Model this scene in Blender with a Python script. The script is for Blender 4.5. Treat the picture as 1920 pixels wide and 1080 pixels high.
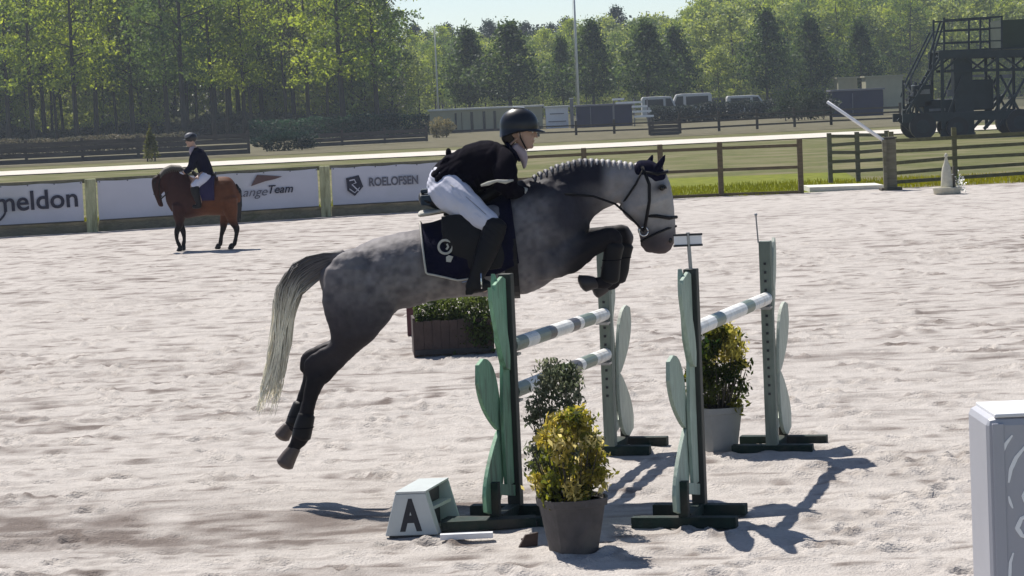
import bpy, math, random
import numpy as np
from mathutils import Matrix, Vector, Euler

# ------------------------------------------------------------------ camera, light, exposure
scene = bpy.context.scene
for o in list(bpy.data.objects):
    bpy.data.objects.remove(o)
COL = scene.collection
F = 4930.0 / 1920.0                       # focal length in picture widths
PITCH, ROLL, CAMH = 4.15, -2.5, 2.7
cam_d = bpy.data.cameras.new('camera')
cam_d.sensor_width = 36.0
cam_d.lens = 36.0 * F
cam_d.clip_end = 3000.0
cam_d.clip_start = 0.1
cam = bpy.data.objects.new('camera', cam_d)
COL.objects.link(cam)
CAMM = Matrix.Translation((0, 0, CAMH)) @ Matrix.Rotation(math.radians(90 - PITCH), 4, 'X') @ Matrix.Rotation(math.radians(ROLL), 4, 'Z')
cam.matrix_world = CAMM
scene.camera = cam

SUN_TRAVEL = Vector((0.40, -0.72, -1.12)).normalized()
sun_d = bpy.data.lights.new('sun', 'SUN')
sun_d.energy = 5.0
sun_d.angle = math.radians(0.6)
sun_d.color = (1.0, 0.95, 0.87)
sun = bpy.data.objects.new('sun', sun_d)
sun.rotation_euler = SUN_TRAVEL.to_track_quat('-Z', 'Y').to_euler()
sun.location = (-20, 40, 60)
COL.objects.link(sun)

world = bpy.data.worlds.new('World')
scene.world = world
world.use_nodes = True
wn = world.node_tree
sky = wn.nodes.new('ShaderNodeTexSky')
sky.sky_type = 'NISHITA'
sky.sun_disc = False
sky.sun_elevation = math.asin(-SUN_TRAVEL.z)
sky.sun_rotation = math.atan2(-SUN_TRAVEL.x, -SUN_TRAVEL.y)
sky.air_density = 0.7
sky.dust_density = 0.35
sky.ozone_density = 1.2
bg = wn.nodes['Background']
bg.inputs['Strength'].default_value = 0.09
wn.links.new(sky.outputs[0], bg.inputs['Color'])

scene.view_settings.view_transform = 'Standard'
scene.view_settings.look = 'None'
scene.view_settings.gamma = 1.0
scene.view_settings.use_curve_mapping = False
scene.view_settings.exposure = 0.38
scene.cycles.max_bounces = 6
scene.cycles.volume_bounces = 0

rng = np.random.default_rng(7)
random.seed(7)

def at(px, py, Y):
    """a point of the photograph (1920 x 1080) taken to the plane at distance Y"""
    d = CAMM.to_3x3() @ Vector(((px - 960) / 1920.0, -(py - 540) / 1920.0, -F))
    t = Y / d.y
    return Vector((0, 0, CAMH)) + d * t

def ground_at(px, py, z=0.0):
    d = CAMM.to_3x3() @ Vector(((px - 960) / 1920.0, -(py - 540) / 1920.0, -F))
    t = (z - CAMH) / d.z
    return Vector((0, 0, CAMH)) + d * t

# ------------------------------------------------------------------ materials
MATS = {}
def node_mat(name):
    m = bpy.data.materials.new(name)
    m.use_nodes = True
    return m, m.node_tree, m.node_tree.nodes['Principled BSDF']

def paint(name, col, rough=0.6, var=0.15, scale=6.0, bump=0.1, spec=0.4, metal=0.0, stretch=None, attr=None, bump_scale=None, dirt=None):
    """procedural surface: colour varied by noise, fine bump"""
    if name in MATS:
        return MATS[name]
    m, t, b = node_mat(name)
    N, L = t.nodes, t.links
    tc = N.new('ShaderNodeTexCoord')
    mp = N.new('ShaderNodeMapping')
    if stretch:
        mp.inputs['Scale'].default_value = stretch
    L.new(tc.outputs['Object'], mp.inputs['Vector'])
    nz = N.new('ShaderNodeTexNoise')
    nz.inputs['Scale'].default_value = scale
    nz.inputs['Detail'].default_value = 6
    nz.inputs['Roughness'].default_value = 0.65
    L.new(mp.outputs[0], nz.inputs['Vector'])
    rp = N.new('ShaderNodeMapRange')
    rp.inputs['From Min'].default_value = 0.25
    rp.inputs['From Max'].default_value = 0.75
    rp.inputs['To Min'].default_value = 1 - var
    rp.inputs['To Max'].default_value = 1 + var
    L.new(nz.outputs['Fac'], rp.inputs['Value'])
    mx = N.new('ShaderNodeVectorMath')
    mx.operation = 'SCALE'
    if attr:
        a = N.new('ShaderNodeAttribute')
        a.attribute_name = attr
        L.new(a.outputs['Color'], mx.inputs[0])
    else:
        mx.inputs[0].default_value = col
    L.new(rp.outputs[0], mx.inputs['Scale'])
    out = mx.outputs[0]
    if dirt:
        n3 = N.new('ShaderNodeTexNoise')
        n3.inputs['Scale'].default_value = scale * 0.4
        n3.inputs['Detail'].default_value = 8
        L.new(mp.outputs[0], n3.inputs['Vector'])
        r3 = N.new('ShaderNodeMapRange')
        r3.inputs['From Min'].default_value = 0.5
        r3.inputs['From Max'].default_value = 0.72
        L.new(n3.outputs['Fac'], r3.inputs['Value'])
        mm = N.new('ShaderNodeMix')
        mm.data_type = 'RGBA'
        L.new(r3.outputs[0], mm.inputs['Factor'])
        L.new(out, mm.inputs['A'])
        mm.inputs['B'].default_value = (*dirt, 1)
        out = mm.outputs['Result']
    L.new(out, b.inputs['Base Color'])
    b.inputs['Roughness'].default_value = rough
    b.inputs['Specular IOR Level'].default_value = spec
    b.inputs['Metallic'].default_value = metal
    if bump:
        n2 = N.new('ShaderNodeTexNoise')
        n2.inputs['Scale'].default_value = bump_scale or scale * 5
        n2.inputs['Detail'].default_value = 5
        L.new(mp.outputs[0], n2.inputs['Vector'])
        bp = N.new('ShaderNodeBump')
        bp.inputs['Strength'].default_value = bump
        bp.inputs['Distance'].default_value = 0.02
        L.new(n2.outputs['Fac'], bp.inputs['Height'])
        L.new(bp.outputs[0], b.inputs['Normal'])
    MATS[name] = m
    return m

def leaf_mat(name, trans=0.45):
    if name in MATS:
        return MATS[name]
    m, t, b = node_mat(name)
    N, L = t.nodes, t.links
    a = N.new('ShaderNodeAttribute')
    a.attribute_name = 'Col'
    L.new(a.outputs['Color'], b.inputs['Base Color'])
    b.inputs['Roughness'].default_value = 0.6
    b.inputs['Specular IOR Level'].default_value = 0.25
    tr = N.new('ShaderNodeBsdfTranslucent')
    hs = N.new('ShaderNodeHueSaturation')
    hs.inputs['Hue'].default_value = 0.485
    hs.inputs['Saturation'].default_value = 1.15
    hs.inputs['Value'].default_value = 1.5
    L.new(a.outputs['Color'], hs.inputs['Color'])
    L.new(hs.outputs[0], tr.inputs['Color'])
    mx = N.new('ShaderNodeMixShader')
    mx.inputs[0].default_value = trans
    L.new(b.outputs[0], mx.inputs[1])
    L.new(tr.outputs[0], mx.inputs[2])
    L.new(mx.outputs[0], N['Material Output'].inputs['Surface'])
    MATS[name] = m
    return m

# ------------------------------------------------------------------ mesh collecting
class MB:
    def __init__(self):
        self.v, self.f = [], []
    def add(self, vs, fs):
        n = len(self.v)
        self.v += [tuple(p) for p in vs]
        self.f += [tuple(i + n for i in f) for f in fs]
        return self
    def box(self, c, s, rz=0.0, M=None):
        c = Vector(c)
        R = M if M is not None else Matrix.Rotation(rz, 3, 'Z')
        h = Vector(s) / 2
        vs = [c + R @ Vector((sx * h.x, sy * h.y, sz * h.z)) for sz in (-1, 1) for sy in (-1, 1) for sx in (-1, 1)]
        fs = [(0, 2, 3, 1), (4, 5, 7, 6), (0, 1, 5, 4), (2, 6, 7, 3), (0, 4, 6, 2), (1, 3, 7, 5)]
        return self.add(vs, fs)
    def beam(self, p, q, w, h, up=(0, 0, 1)):
        p, q = Vector(p), Vector(q)
        d = (q - p)
        L = d.length
        d.normalize()
        up = Vector(up)
        s = d.cross(up)
        if s.length < 1e-4:
            s = d.cross(Vector((0, 1, 0)))
        s.normalize()
        u = s.cross(d).normalized()
        M = Matrix((s, d, u)).transposed()
        return self.box((p + q) / 2, (w, L, h), M=M)
    def tube(self, pts, r, n=8, flat=1.0, caps=True):
        pts = [Vector(p) for p in pts]
        if not hasattr(r, '__len__'):
            r = [r] * len(pts)
        rings = []
        ref = None
        for i, p in enumerate(pts):
            d = (pts[min(i + 1, len(pts) - 1)] - pts[max(i - 1, 0)])
            if d.length < 1e-9:
                d = Vector((0, 0, 1))
            d.normalize()
            if ref is None:
                ref = Vector((0, 1, 0)) if abs(d.y) < 0.9 else Vector((1, 0, 0))
            s = (ref - d * ref.dot(d)).normalized()
            ref = s
            u = d.cross(s)
            rings.append([p + s * (r[i] * flat * math.cos(2 * math.pi * k / n)) + u * (r[i] * math.sin(2 * math.pi * k / n)) for k in range(n)])
        vs = [v for ring in rings for v in ring]
        fs = []
        for i in range(len(pts) - 1):
            for k in range(n):
                fs.append((i * n + k, i * n + (k + 1) % n, (i + 1) * n + (k + 1) % n, (i + 1) * n + k))
        if caps:
            fs.append(tuple(range(n - 1, -1, -1)))
            fs.append(tuple((len(pts) - 1) * n + k for k in range(n)))
        return self.add(vs, fs)
    def ball(self, c, r, n=12, m=8, M=None):
        c = Vector(c)
        if not hasattr(r, '__len__'):
            r = (r, r, r)
        M = M or Matrix.Identity(3)
        vs, fs = [], []
        for i in range(1, m):
            a = math.pi * i / m
            for k in range(n):
                b = 2 * math.pi * k / n
                vs.append(c + M @ Vector((r[0] * math.sin(a) * math.cos(b), r[1] * math.sin(a) * math.sin(b), r[2] * math.cos(a))))
        top = len(vs); vs.append(c + M @ Vector((0, 0, r[2])))
        bot = len(vs); vs.append(c - M @ Vector((0, 0, r[2])))
        for i in range(m - 2):
            for k in range(n):
                fs.append((i * n + k, (i + 1) * n + k, (i + 1) * n + (k + 1) % n, i * n + (k + 1) % n))
        for k in range(n):
            fs.append((top, k, (k + 1) % n))
            fs.append((bot, (m - 2) * n + (k + 1) % n, (m - 2) * n + k))
        return self.add(vs, fs)
    def loft(self, st, n=20, sub=4, power=2.0):
        """st: (centre, half axis a, half axis b); smooth closed body through the rings"""
        P = [np.array([*c, *a, *b], float) for c, a, b in st]
        Q = []
        for i in range(len(P) - 1):
            p0, p1, p2, p3 = P[max(i - 1, 0)], P[i], P[i + 1], P[min(i + 2, len(P) - 1)]
            for k in range(sub):
                t = k / sub
                Q.append(0.5 * ((2 * p1) + (-p0 + p2) * t + (2 * p0 - 5 * p1 + 4 * p2 - p3) * t * t + (-p0 + 3 * p1 - 3 * p2 + p3) * t ** 3))
        Q.append(P[-1])
        def cap(q, q2):
            d = q[:3] - q2[:3]
            d = d / (np.linalg.norm(d) + 1e-9)
            r = min(np.linalg.norm(q[3:6]), np.linalg.norm(q[6:9]))
            return [np.concatenate([q[:3] + d * r * 0.45 * s, q[3:] * k]) for s, k in ((1.0, 0.35), (0.6, 0.75))]
        c0, c1 = cap(Q[0], Q[1]), cap(Q[-1], Q[-2])
        Q = [c0[0], c0[1]] + Q + [c1[1], c1[0]]
        vs, fs = [], []
        e = 2.0 / power
        for q in Q:
            for k in range(n):
                t = 2 * math.pi * k / n
                ct, s_ = math.cos(t), math.sin(t)
                ct = math.copysign(abs(ct) ** e, ct); s_ = math.copysign(abs(s_) ** e, s_)
                vs.append(q[:3] + q[3:6] * ct + q[6:9] * s_)
        for i in range(len(Q) - 1):
            for k in range(n):
                fs.append((i * n + k, i * n + (k + 1) % n, (i + 1) * n + (k + 1) % n, (i + 1) * n + k))
        fs.append(tuple(range(n - 1, -1, -1)))
        fs.append(tuple((len(Q) - 1) * n + k for k in range(n)))
        return self.add(vs, fs)
    def prism(self, pts, off):
        """closed outline pts (3D, planar) extruded by vector off"""
        pts = [Vector(p) for p in pts]
        off = Vector(off)
        n = len(pts)
        vs = pts + [p + off for p in pts]
        fs = [tuple(range(n)), tuple(range(2 * n - 1, n - 1, -1))]
        fs += [(i, i + n, (i + 1) % n + n, (i + 1) % n) for i in range(n)]
        return self.add(vs, fs)
    def lathe(self, prof, c=(0, 0, 0), n=20, square=0.0):
        c = Vector(c)
        vs, fs = [], []
        for r, z in prof:
            for k in range(n):
                t = 2 * math.pi * k / n
                x, y = math.cos(t), math.sin(t)
                if square:
                    s = 1.0 / max(abs(x), abs(y))
                    g = 1 + (s - 1) * square
                    x, y = x * g, y * g
                vs.append(c + Vector((r * x, r * y, z)))
        for i in range(len(prof) - 1):
            for k in range(n):
                fs.append((i * n + k, i * n + (k + 1) % n, (i + 1) * n + (k + 1) % n, (i + 1) * n + k))
        fs.append(tuple(range(n - 1, -1, -1)))
        fs.append(tuple((len(prof) - 1) * n + k for k in range(n)))
        return self.add(vs, fs)
    def mesh(self, name):
        me = bpy.data.meshes.new(name)
        me.from_pydata(self.v, [], self.f)
        me.update()
        return me

def fix_normals(me):
    import bmesh
    bm = bmesh.new(); bm.from_mesh(me)
    bmesh.ops.recalc_face_normals(bm, faces=bm.faces)
    bm.to_mesh(me); bm.free()

def fuse(mb, voxel, smooth=6, factor=0.5, name='fused'):
    """one continuous skin from overlapping closed bodies"""
    me = mb.mesh(name)
    fix_normals(me)
    o = bpy.data.objects.new(name, me)
    COL.objects.link(o)
    r = o.modifiers.new('r', 'REMESH'); r.mode = 'VOXEL'; r.voxel_size = voxel; r.use_smooth_shade = True
    s = o.modifiers.new('s', 'SMOOTH'); s.factor = factor; s.iterations = smooth
    dg = bpy.context.evaluated_depsgraph_get()
    out = bpy.data.meshes.new_from_object(o.evaluated_get(dg))
    out.name = name
    bpy.data.objects.remove(o); bpy.data.meshes.remove(me)
    out.materials.clear()
    return out

def colour(me, fn):
    """fn: (N,3) points -> (N,3) colours, stored as attribute Col"""
    n = len(me.vertices)
    co = np.empty(n * 3, np.float32); me.vertices.foreach_get('co', co)
    c = np.ones((n, 4), np.float32); c[:, :3] = fn(co.reshape(-1, 3))
    a = me.color_attributes.new('Col', 'FLOAT_COLOR', 'POINT')
    a.data.foreach_set('color', c.ravel())

def displace(me, fn):
    n = len(me.vertices)
    co = np.empty(n * 3, np.float32); me.vertices.foreach_get('co', co); co = co.reshape(-1, 3)
    no = np.empty(n * 3, np.float32); me.vertex_normals.foreach_get('vector', no); no = no.reshape(-1, 3)
    co = co + no * fn(co)[:, None]
    me.vertices.foreach_set('co', co.astype(np.float32).ravel()); me.update()

def smooth_shade(me, flag=True):
    me.polygons.foreach_set('use_smooth', [flag] * len(me.polygons))

ROOTS = {}
def thing(name, label, cat, loc=(0, 0, 0), rz=0.0, group=None):
    o = bpy.data.objects.new(name, None)
    o.empty_display_size = 0.2
    o.location = loc; o.rotation_euler = (0, 0, rz)
    COL.objects.link(o)
    o['label'] = label; o['category'] = cat
    if group: o['group'] = group
    ROOTS[o.name] = Matrix.Translation(loc) @ Matrix.Rotation(rz, 4, 'Z')
    return o

def obj(name, me, mat, parent=None, local=False, smooth=None, label=None, bevel=0.0):
    """link a mesh given in world space (or in the parent's space when local)"""
    if isinstance(me, MB):
        me = me.mesh(name)
    me.name = name
    if mat is not None and not me.materials:
        me.materials.append(mat)
    if smooth is not None:
        smooth_shade(me, smooth)
    o = bpy.data.objects.new(name, me)
    COL.objects.link(o)
    if parent is not None:
        o.parent = parent
        p = parent
        M = Matrix.Identity(4)
        if not local:
            q = parent
            while q is not None and q.name not in ROOTS:
                q = q.parent
            if q is not None:
                me.transform(ROOTS[q.name].inverted())
    if label: o['label'] = label
    if bevel:
        b = o.modifiers.new('b', 'BEVEL'); b.width = bevel; b.segments = 2; b.limit_method = 'ANGLE'
    return o

def tag(o, label, cat, group=None, kind=None):
    if label: o['label'] = label
    if cat: o['category'] = cat
    if group: o['group'] = group
    if kind: o['kind'] = kind
    return o

def structure(name, me, mat, smooth=None):
    o = obj(name, me, mat, smooth=smooth)
    o['kind'] = 'structure'
    return o

def copy_thing(o, loc, rz=None, scale=None, label=None, parent=None):
    c = o.copy(); COL.objects.link(c)
    if parent is not None:
        c.parent = parent
    else:
        c.location = loc
        if rz is not None: c.rotation_euler = (0, 0, rz)
        if scale is not None: c.scale = scale if hasattr(scale, '__len__') else (scale,) * 3
        if label: c['label'] = label
        ROOTS[c.name] = Matrix.Translation(c.location) @ Matrix.Rotation(c.rotation_euler.z, 4, 'Z')
    for ch in list(o.children):
        copy_thing(ch, None, parent=c)
    return c

def text_mesh(s, size, shear=0.0, offset=0.0, depth=0.004, space=1.0):
    cu = bpy.data.curves.new('text', 'FONT')
    cu.body = s; cu.size = size; cu.shear = shear; cu.offset = offset; cu.extrude = depth; cu.space_character = space
    cu.resolution_u = 4
    o = bpy.data.objects.new('text', cu); COL.objects.link(o)
    dg = bpy.context.evaluated_depsgraph_get()
    me = bpy.data.meshes.new_from_object(o.evaluated_get(dg))
    bpy.data.objects.remove(o); bpy.data.curves.remove(cu)
    me.materials.clear()
    return me

def mesh_quads(name, V, Q, col=None):
    """fast mesh from arrays of vertices and quads, colours per vertex"""
    me = bpy.data.meshes.new(name)
    me.vertices.add(len(V)); me.vertices.foreach_set('co', V.astype(np.float32).ravel())
    k = Q.shape[1]
    me.loops.add(Q.size); me.loops.foreach_set('vertex_index', Q.astype(np.int32).ravel())
    me.polygons.add(len(Q)); me.polygons.foreach_set('loop_start', np.arange(len(Q), dtype=np.int32) * k)
    me.polygons.foreach_set('loop_total', np.full(len(Q), k, np.int32))
    me.update(calc_edges=True)
    if col is not None:
        c = np.ones((len(V), 4), np.float32); c[:, :3] = col
        a = me.color_attributes.new('Col', 'FLOAT_COLOR', 'POINT')
        a.data.foreach_set('color', c.ravel())
    return me

def leaves(centres, size, cols, spread_up=0.4, aspect=0.55, seed=1):
    """kite shaped leaves, one folded quad each"""
    r = np.random.default_rng(seed)
    n = len(centres)
    d = r.normal(size=(n, 3)); d[:, 2] += spread_up; d /= np.linalg.norm(d, axis=1)[:, None]
    e = r.normal(size=(n, 3)); s = np.cross(d, e); s /= np.linalg.norm(s, axis=1)[:, None]
    nn = np.cross(d, s)
    L = (size * r.uniform(0.6, 1.3, n))[:, None]
    a = centres - d * L * 0.5
    b = centres + s * L * aspect * 0.5 + nn * L * 0.08
    c = centres + d * L * 0.5
    e2 = centres - s * L * aspect * 0.5 + nn * L * 0.08
    V = np.stack([a, b, c, e2], 1).reshape(-1, 3)
    Q = np.arange(4 * n).reshape(-1, 4)
    return V, Q, np.repeat(cols, 4, 0)

def vnoise(x, y, seed=0):
    """smooth value noise on arrays"""
    r = np.random.default_rng(seed)
    T = r.random((256, 256)).astype(np.float32)
    xi = np.floor(x).astype(int); yi = np.floor(y).astype(int)
    fx = x - xi; fy = y - yi
    fx = fx * fx * (3 - 2 * fx); fy = fy * fy * (3 - 2 * fy)
    a = T[xi & 255, yi & 255]; b = T[(xi + 1) & 255, yi & 255]
    c = T[xi & 255, (yi + 1) & 255]; d = T[(xi + 1) & 255, (yi + 1) & 255]
    return (a * (1 - fx) + b * fx) * (1 - fy) + (c * (1 - fx) + d * fx) * fy
# ------------------------------------------------------------------ ground
def ground_mat(name, c1, c2, scale, bump=0.4, c3=None):
    m, t, b = node_mat(name)
    N, L = t.nodes, t.links
    tc = N.new('ShaderNodeTexCoord')
    n1 = N.new('ShaderNodeTexNoise'); n1.inputs['Scale'].default_value = scale; n1.inputs['Detail'].default_value = 8; n1.inputs['Roughness'].default_value = 0.7
    L.new(tc.outputs['Object'], n1.inputs['Vector'])
    cr = N.new('ShaderNodeValToRGB')
    cr.color_ramp.elements[0].position = 0.35; cr.color_ramp.elements[0].color = (*c1, 1)
    cr.color_ramp.elements[1].position = 0.65; cr.color_ramp.elements[1].color = (*c2, 1)
    L.new(n1.outputs['Fac'], cr.inputs[0])
    out = cr.outputs[0]
    if c3:
        n2 = N.new('ShaderNodeTexNoise'); n2.inputs['Scale'].default_value = scale * 0.13; n2.inputs['Detail'].default_value = 4
        L.new(tc.outputs['Object'], n2.inputs['Vector'])
        mr = N.new('ShaderNodeMapRange'); mr.inputs['From Min'].default_value = 0.45; mr.inputs['From Max'].default_value = 0.65
        L.new(n2.outputs['Fac'], mr.inputs['Value'])
        mx = N.new('ShaderNodeMix'); mx.data_type = 'RGBA'
        L.new(mr.outputs[0], mx.inputs['Factor']); L.new(out, mx.inputs['A']); mx.inputs['B'].default_value = (*c3, 1)
        out = mx.outputs['Result']
    L.new(out, b.inputs['Base Color'])
    b.inputs['Roughness'].default_value = 0.95
    b.inputs['Specular IOR Level'].default_value = 0.1
    n3 = N.new('ShaderNodeTexNoise'); n3.inputs['Scale'].default_value = scale * 6; n3.inputs['Detail'].default_value = 6
    L.new(tc.outputs['Object'], n3.inputs['Vector'])
    bp = N.new('ShaderNodeBump'); bp.inputs['Strength'].default_value = bump; bp.inputs['Distance'].default_value = 0.03
    L.new(n3.outputs['Fac'], bp.inputs['Height']); L.new(bp.outputs[0], b.inputs['Normal'])
    return m

M_grass = ground_mat('grass_ground', (0.075, 0.085, 0.025), (0.135, 0.135, 0.05), 3.0, c3=(0.175, 0.155, 0.085))
M_path = ground_mat('pale_path', (0.50, 0.46, 0.40), (0.66, 0.62, 0.56), 1.5)
M_floor = ground_mat('forest_floor', (0.05, 0.055, 0.03), (0.10, 0.09, 0.05), 0.8)

def sheet(name, pts, z, mat):
    me = bpy.data.meshes.new(name)
    me.from_pydata([(x, y, z) for x, y in pts], [], [tuple(range(len(pts)))])
    return structure(name, me, mat)

sheet('grass_field', [(-1500, -30), (1500, -30), (1500, 2500), (-1500, 2500)], -0.10, M_grass)
sheet('woodland_floor', [(-400, 246), (400, 228), (400, 700), (-400, 700)], -0.06, M_floor)
# pale sandy road that crosses behind the field
sheet('sand_road', [(-120, 116), (-28, 129), (0, 133), (28, 137), (130, 144), (130, 158), (28, 149), (0, 144), (-28, 139.5), (-120, 126)], -0.05, M_path)
sheet('entry_path', [(7.0, 64.8), (12.5, 64.8), (30, 65), (60, 72), (60, 64.5), (30, 63.5), (7.0, 63.6)], -0.045, M_path)

M_earth = ground_mat('dull_paddock', (0.085, 0.08, 0.045), (0.16, 0.14, 0.09), 1.2)
sheet('paddock_ground', [(-200, 148), (-28, 152), (28, 160), (200, 172), (200, 232), (-200, 247)], -0.08, M_earth)
M_olive = ground_mat('olive_meadow', (0.10, 0.125, 0.012), (0.19, 0.20, 0.022), 2.5)
sheet('olive_verge', [(-2, 64.4), (9.2, 64.4), (10.5, 82), (-3, 84)], -0.07, M_olive)
# arena sand with hoof prints and harrow lines, true relief
def arena():
    rows, cols = 760, 640
    y0, y1 = 7.0, 66.5
    v = np.linspace(0, 1, rows)
    Y = y0 * (y1 / y0) ** v
    u = np.linspace(-1, 1, cols)
    YY = np.repeat(Y[:, None], cols, 1)
    XX = u[None, :] * (0.27 * YY + 1.6)
    # follow the fence: sheet ends in front of it
    edge = 63.9 + 0.13 * np.clip(XX, -40, 0) + 0.02 * XX * 0
    lim = np.where(XX < -5, 62.6 + (XX + 5) * 0.33, 64.2 + (XX + 0) * 0.05)
    YY = np.minimum(YY, lim + 1.2)
    Z = np.zeros_like(XX)
    r = np.random.default_rng(3)
    fade = np.clip((62 - YY) / 20, 0.25, 1)
    Z += (vnoise(XX * 0.5, YY * 0.6, 1) - 0.5) * 0.02
    Z += (vnoise(XX * 2.1 + 5, YY * 2.8, 2) - 0.5) * 0.018
    churn = np.clip(vnoise(XX * 0.22 + 9, YY * 0.35 + 3, 5) * 2.0 - 0.55, 0.15, 1.2)
    Z += (vnoise(XX * 6.5, YY * 7.5, 3) - 0.5) * 0.016 * churn
    Z += (vnoise(XX * 13, YY * 15, 4) - 0.5) * 0.016 * churn
    Z += (vnoise(XX * 1.1 + YY * 0.3, YY * 8.0, 6) - 0.5) * 0.022
    Z += (vnoise(XX * 2.6 - YY * 0.2, YY * 13.0, 16) - 0.5) * 0.016
    # hoof prints: pits with a pushed up rim
    n = 7500
    py = 8 + (r.random(n) ** 1.5) * 46
    px = (r.random(n) * 2 - 1) * (0.26 * py + 1.5)
    for i in range(n):
        cx, cy = px[i], py[i]
        if vnoise(np.array([cx * 0.22 + 9]), np.array([cy * 0.35 + 3]), 5)[0] < r.random() * 0.75:
            continue
        ri = math.log(cy / y0) / math.log(y1 / y0) * (rows - 1)
        dr = max(2, int(0.28 / (cy * math.log(y1 / y0) / rows)) + 1)
        a0, a1 = max(0, int(ri) - dr), min(rows, int(ri) + dr + 1)
        w = 0.27 * cy + 1.6
        ci = (cx / w + 1) / 2 * (cols - 1)
        dc = int(0.28 / (2 * w / cols)) + 2
        b0, b1 = max(0, int(ci) - dc), min(cols, int(ci) + dc + 1)
        X, Yy = XX[a0:a1, b0:b1] - cx, YY[a0:a1, b0:b1] - cy
        an = r.random() * 6.28
        X2 = (X * math.cos(an) + Yy * math.sin(an)) / r.uniform(0.045, 0.085); Y2 = (-X * math.sin(an) + Yy * math.cos(an)) / r.uniform(0.035, 0.07)
        q = X2 ** 2 + Y2 ** 2
        dep = r.uniform(0.012, 0.055) * r.uniform(0.5, 1)
        Z[a0:a1, b0:b1] += -dep * np.exp(-q * 0.9) + dep * 0.65 * np.exp(-(np.sqrt(q) - 1.75) ** 2 * 3)
    Z *= fade
    V = np.stack([XX, YY, Z], -1).reshape(-1, 3)
    i = np.arange(rows - 1)[:, None] * cols + np.arange(cols - 1)[None, :]
    Q = np.stack([i, i + 1, i + 1 + cols, i + cols], -1).reshape(-1, 4)
    # sand colour: paler dry crust, brown damp patches where churned, darker dashes and streaks
    damp = np.clip(vnoise(XX * 0.13 + 2, YY * 0.55 + 7, 8) * 1.5 - 0.62, 0, 1) * np.clip((25 - YY) / 8, 0.15, 1)
    band = np.exp(-((YY - 17.1 - 0.25 * np.sin(XX)) / 0.75) ** 2) * np.clip((1.2 - XX) / 3, 0, 1) * 1.15
    streak = np.clip(vnoise(XX * 1.3 + 0.4 * YY, YY * 4.5, 17) * 0.6 + vnoise(XX * 3.2, YY * 9, 18) * 0.5 - 0.66, 0, 1) * 3.4 * np.clip(vnoise(XX * 0.2 + 4, YY * 0.3, 19) * 2.2 - 0.5, 0.1, 1)
    dash = np.clip(vnoise(XX * 2.7 + 11, YY * 6.5 + 3, 41) - 0.66, 0, 1) * 3.2 * np.clip(vnoise(XX * 0.35 + 8, YY * 0.4 + 2, 42) * 2.4 - 0.5, 0.15, 1)
    dash += np.clip(vnoise(XX * 5.1 + 31, YY * 10.5 + 3, 43) - 0.72, 0, 1) * 3.0
    Z -= np.clip(dash, 0, 1) * 0.018 * fade
    d = np.clip(dash * 1.0 + streak * 0.75 + damp * 0.55 + band * vnoise(XX * 3, YY * 5, 12) * 1.3 + np.clip(vnoise(XX * 5, YY * 8, 9) - 0.62, 0, 1) * 1.1, 0, 1)[..., None]
    dry = np.array([0.480, 0.442, 0.412]); dark_sand = np.array([0.17, 0.14, 0.125])
    C = (dry * (1 - d) + dark_sand * d) * (0.95 + 0.1 * vnoise(XX * 9, YY * 9, 10))[..., None]
    me = mesh_quads('arena_sand', V, Q, C.reshape(-1, 3))
    return me

m_sand = paint('sand', None, rough=0.95, var=0.16, scale=22, bump=0.9, spec=0.15, attr='Col', bump_scale=55)
structure('arena_sand', arena(), m_sand, smooth=True)

# ------------------------------------------------------------------ trees
def tube_np(mb, p0, p1, r0, r1, n=6, bend=0.0, seg=4, rr=random):
    p0, p1 = Vector(p0), Vector(p1)
    off = Vector((rr.uniform(-1, 1), rr.uniform(-1, 1), 0)) * bend
    pts = [p0.lerp(p1, i / seg) + off * math.sin(math.pi * i / seg) for i in range(seg + 1)]
    mb.tube(pts, [r0 + (r1 - r0) * i / seg for i in range(seg + 1)], n)
    return pts

def broadleaf(seed, H=19.0, bare=5.5, R=3.6, nclump=95, per=42, leaf=0.36, tint=(0.12, 0.16, 0.03), tint2=(0.05, 0.085, 0.025), tr=0.26):
    rr = random.Random(seed); r = np.random.default_rng(seed)
    t = MB()
    tube_np(t, (0, 0, -0.2), (rr.uniform(-.5, .5), rr.uniform(-.5, .5), H * 0.93), tr, 0.04, 8, 0.25, 7, rr)
    cents = []
    for i in range(16):
        z = bare + (H * 0.8 - bare) * (i / 15) ** 0.9
        a = rr.random() * 6.28
        f = math.sin(math.pi * min(1, max(0.12, (z - bare * 0.8) / (H - bare * 0.8)))) ** 0.6
        L = R * f * rr.uniform(0.7, 1.1)
        e = (math.cos(a) * L, math.sin(a) * L, z + L * rr.uniform(0.3, 0.8))
        tube_np(t, (0, 0, z), e, tr * 0.4 * (1 - z / H) + 0.03, 0.015, 5, 0.3, 3, rr)
        cents.append(e)
    for i in range(nclump):
        a = rr.random() * 6.28
        w = rr.random()
        z = bare + (H - bare) * w
        prof = (math.sin(math.pi * min(1, 0.13 + 0.87 * w)) ** 0.55)
        q = R * prof * math.sqrt(rr.uniform(0.1, 1.0))
        cents.append((math.cos(a) * q, math.sin(a) * q, z))
    C, K = [], []
    t1, t2 = np.array(tint), np.array(tint2)
    for c in cents:
        n = int(per * rr.uniform(0.6, 1.4))
        rad = rr.uniform(0.55, 1.25)
        p = r.normal(size=(n, 3)) * np.array([1, 1, 0.65]) * rad * 0.55 + np.array(c)
        C.append(p)
        m = rr.random()
        k = t1 * m + t2 * (1 - m)
        K.append(k * r.uniform(0.75, 1.25, (n, 1)))
    C = np.concatenate(C); K = np.concatenate(K)
    V, Q, cc = leaves(C, leaf, K, seed=seed)
    return t.mesh('trunk'), mesh_quads('crown', V, Q, cc)

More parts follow.
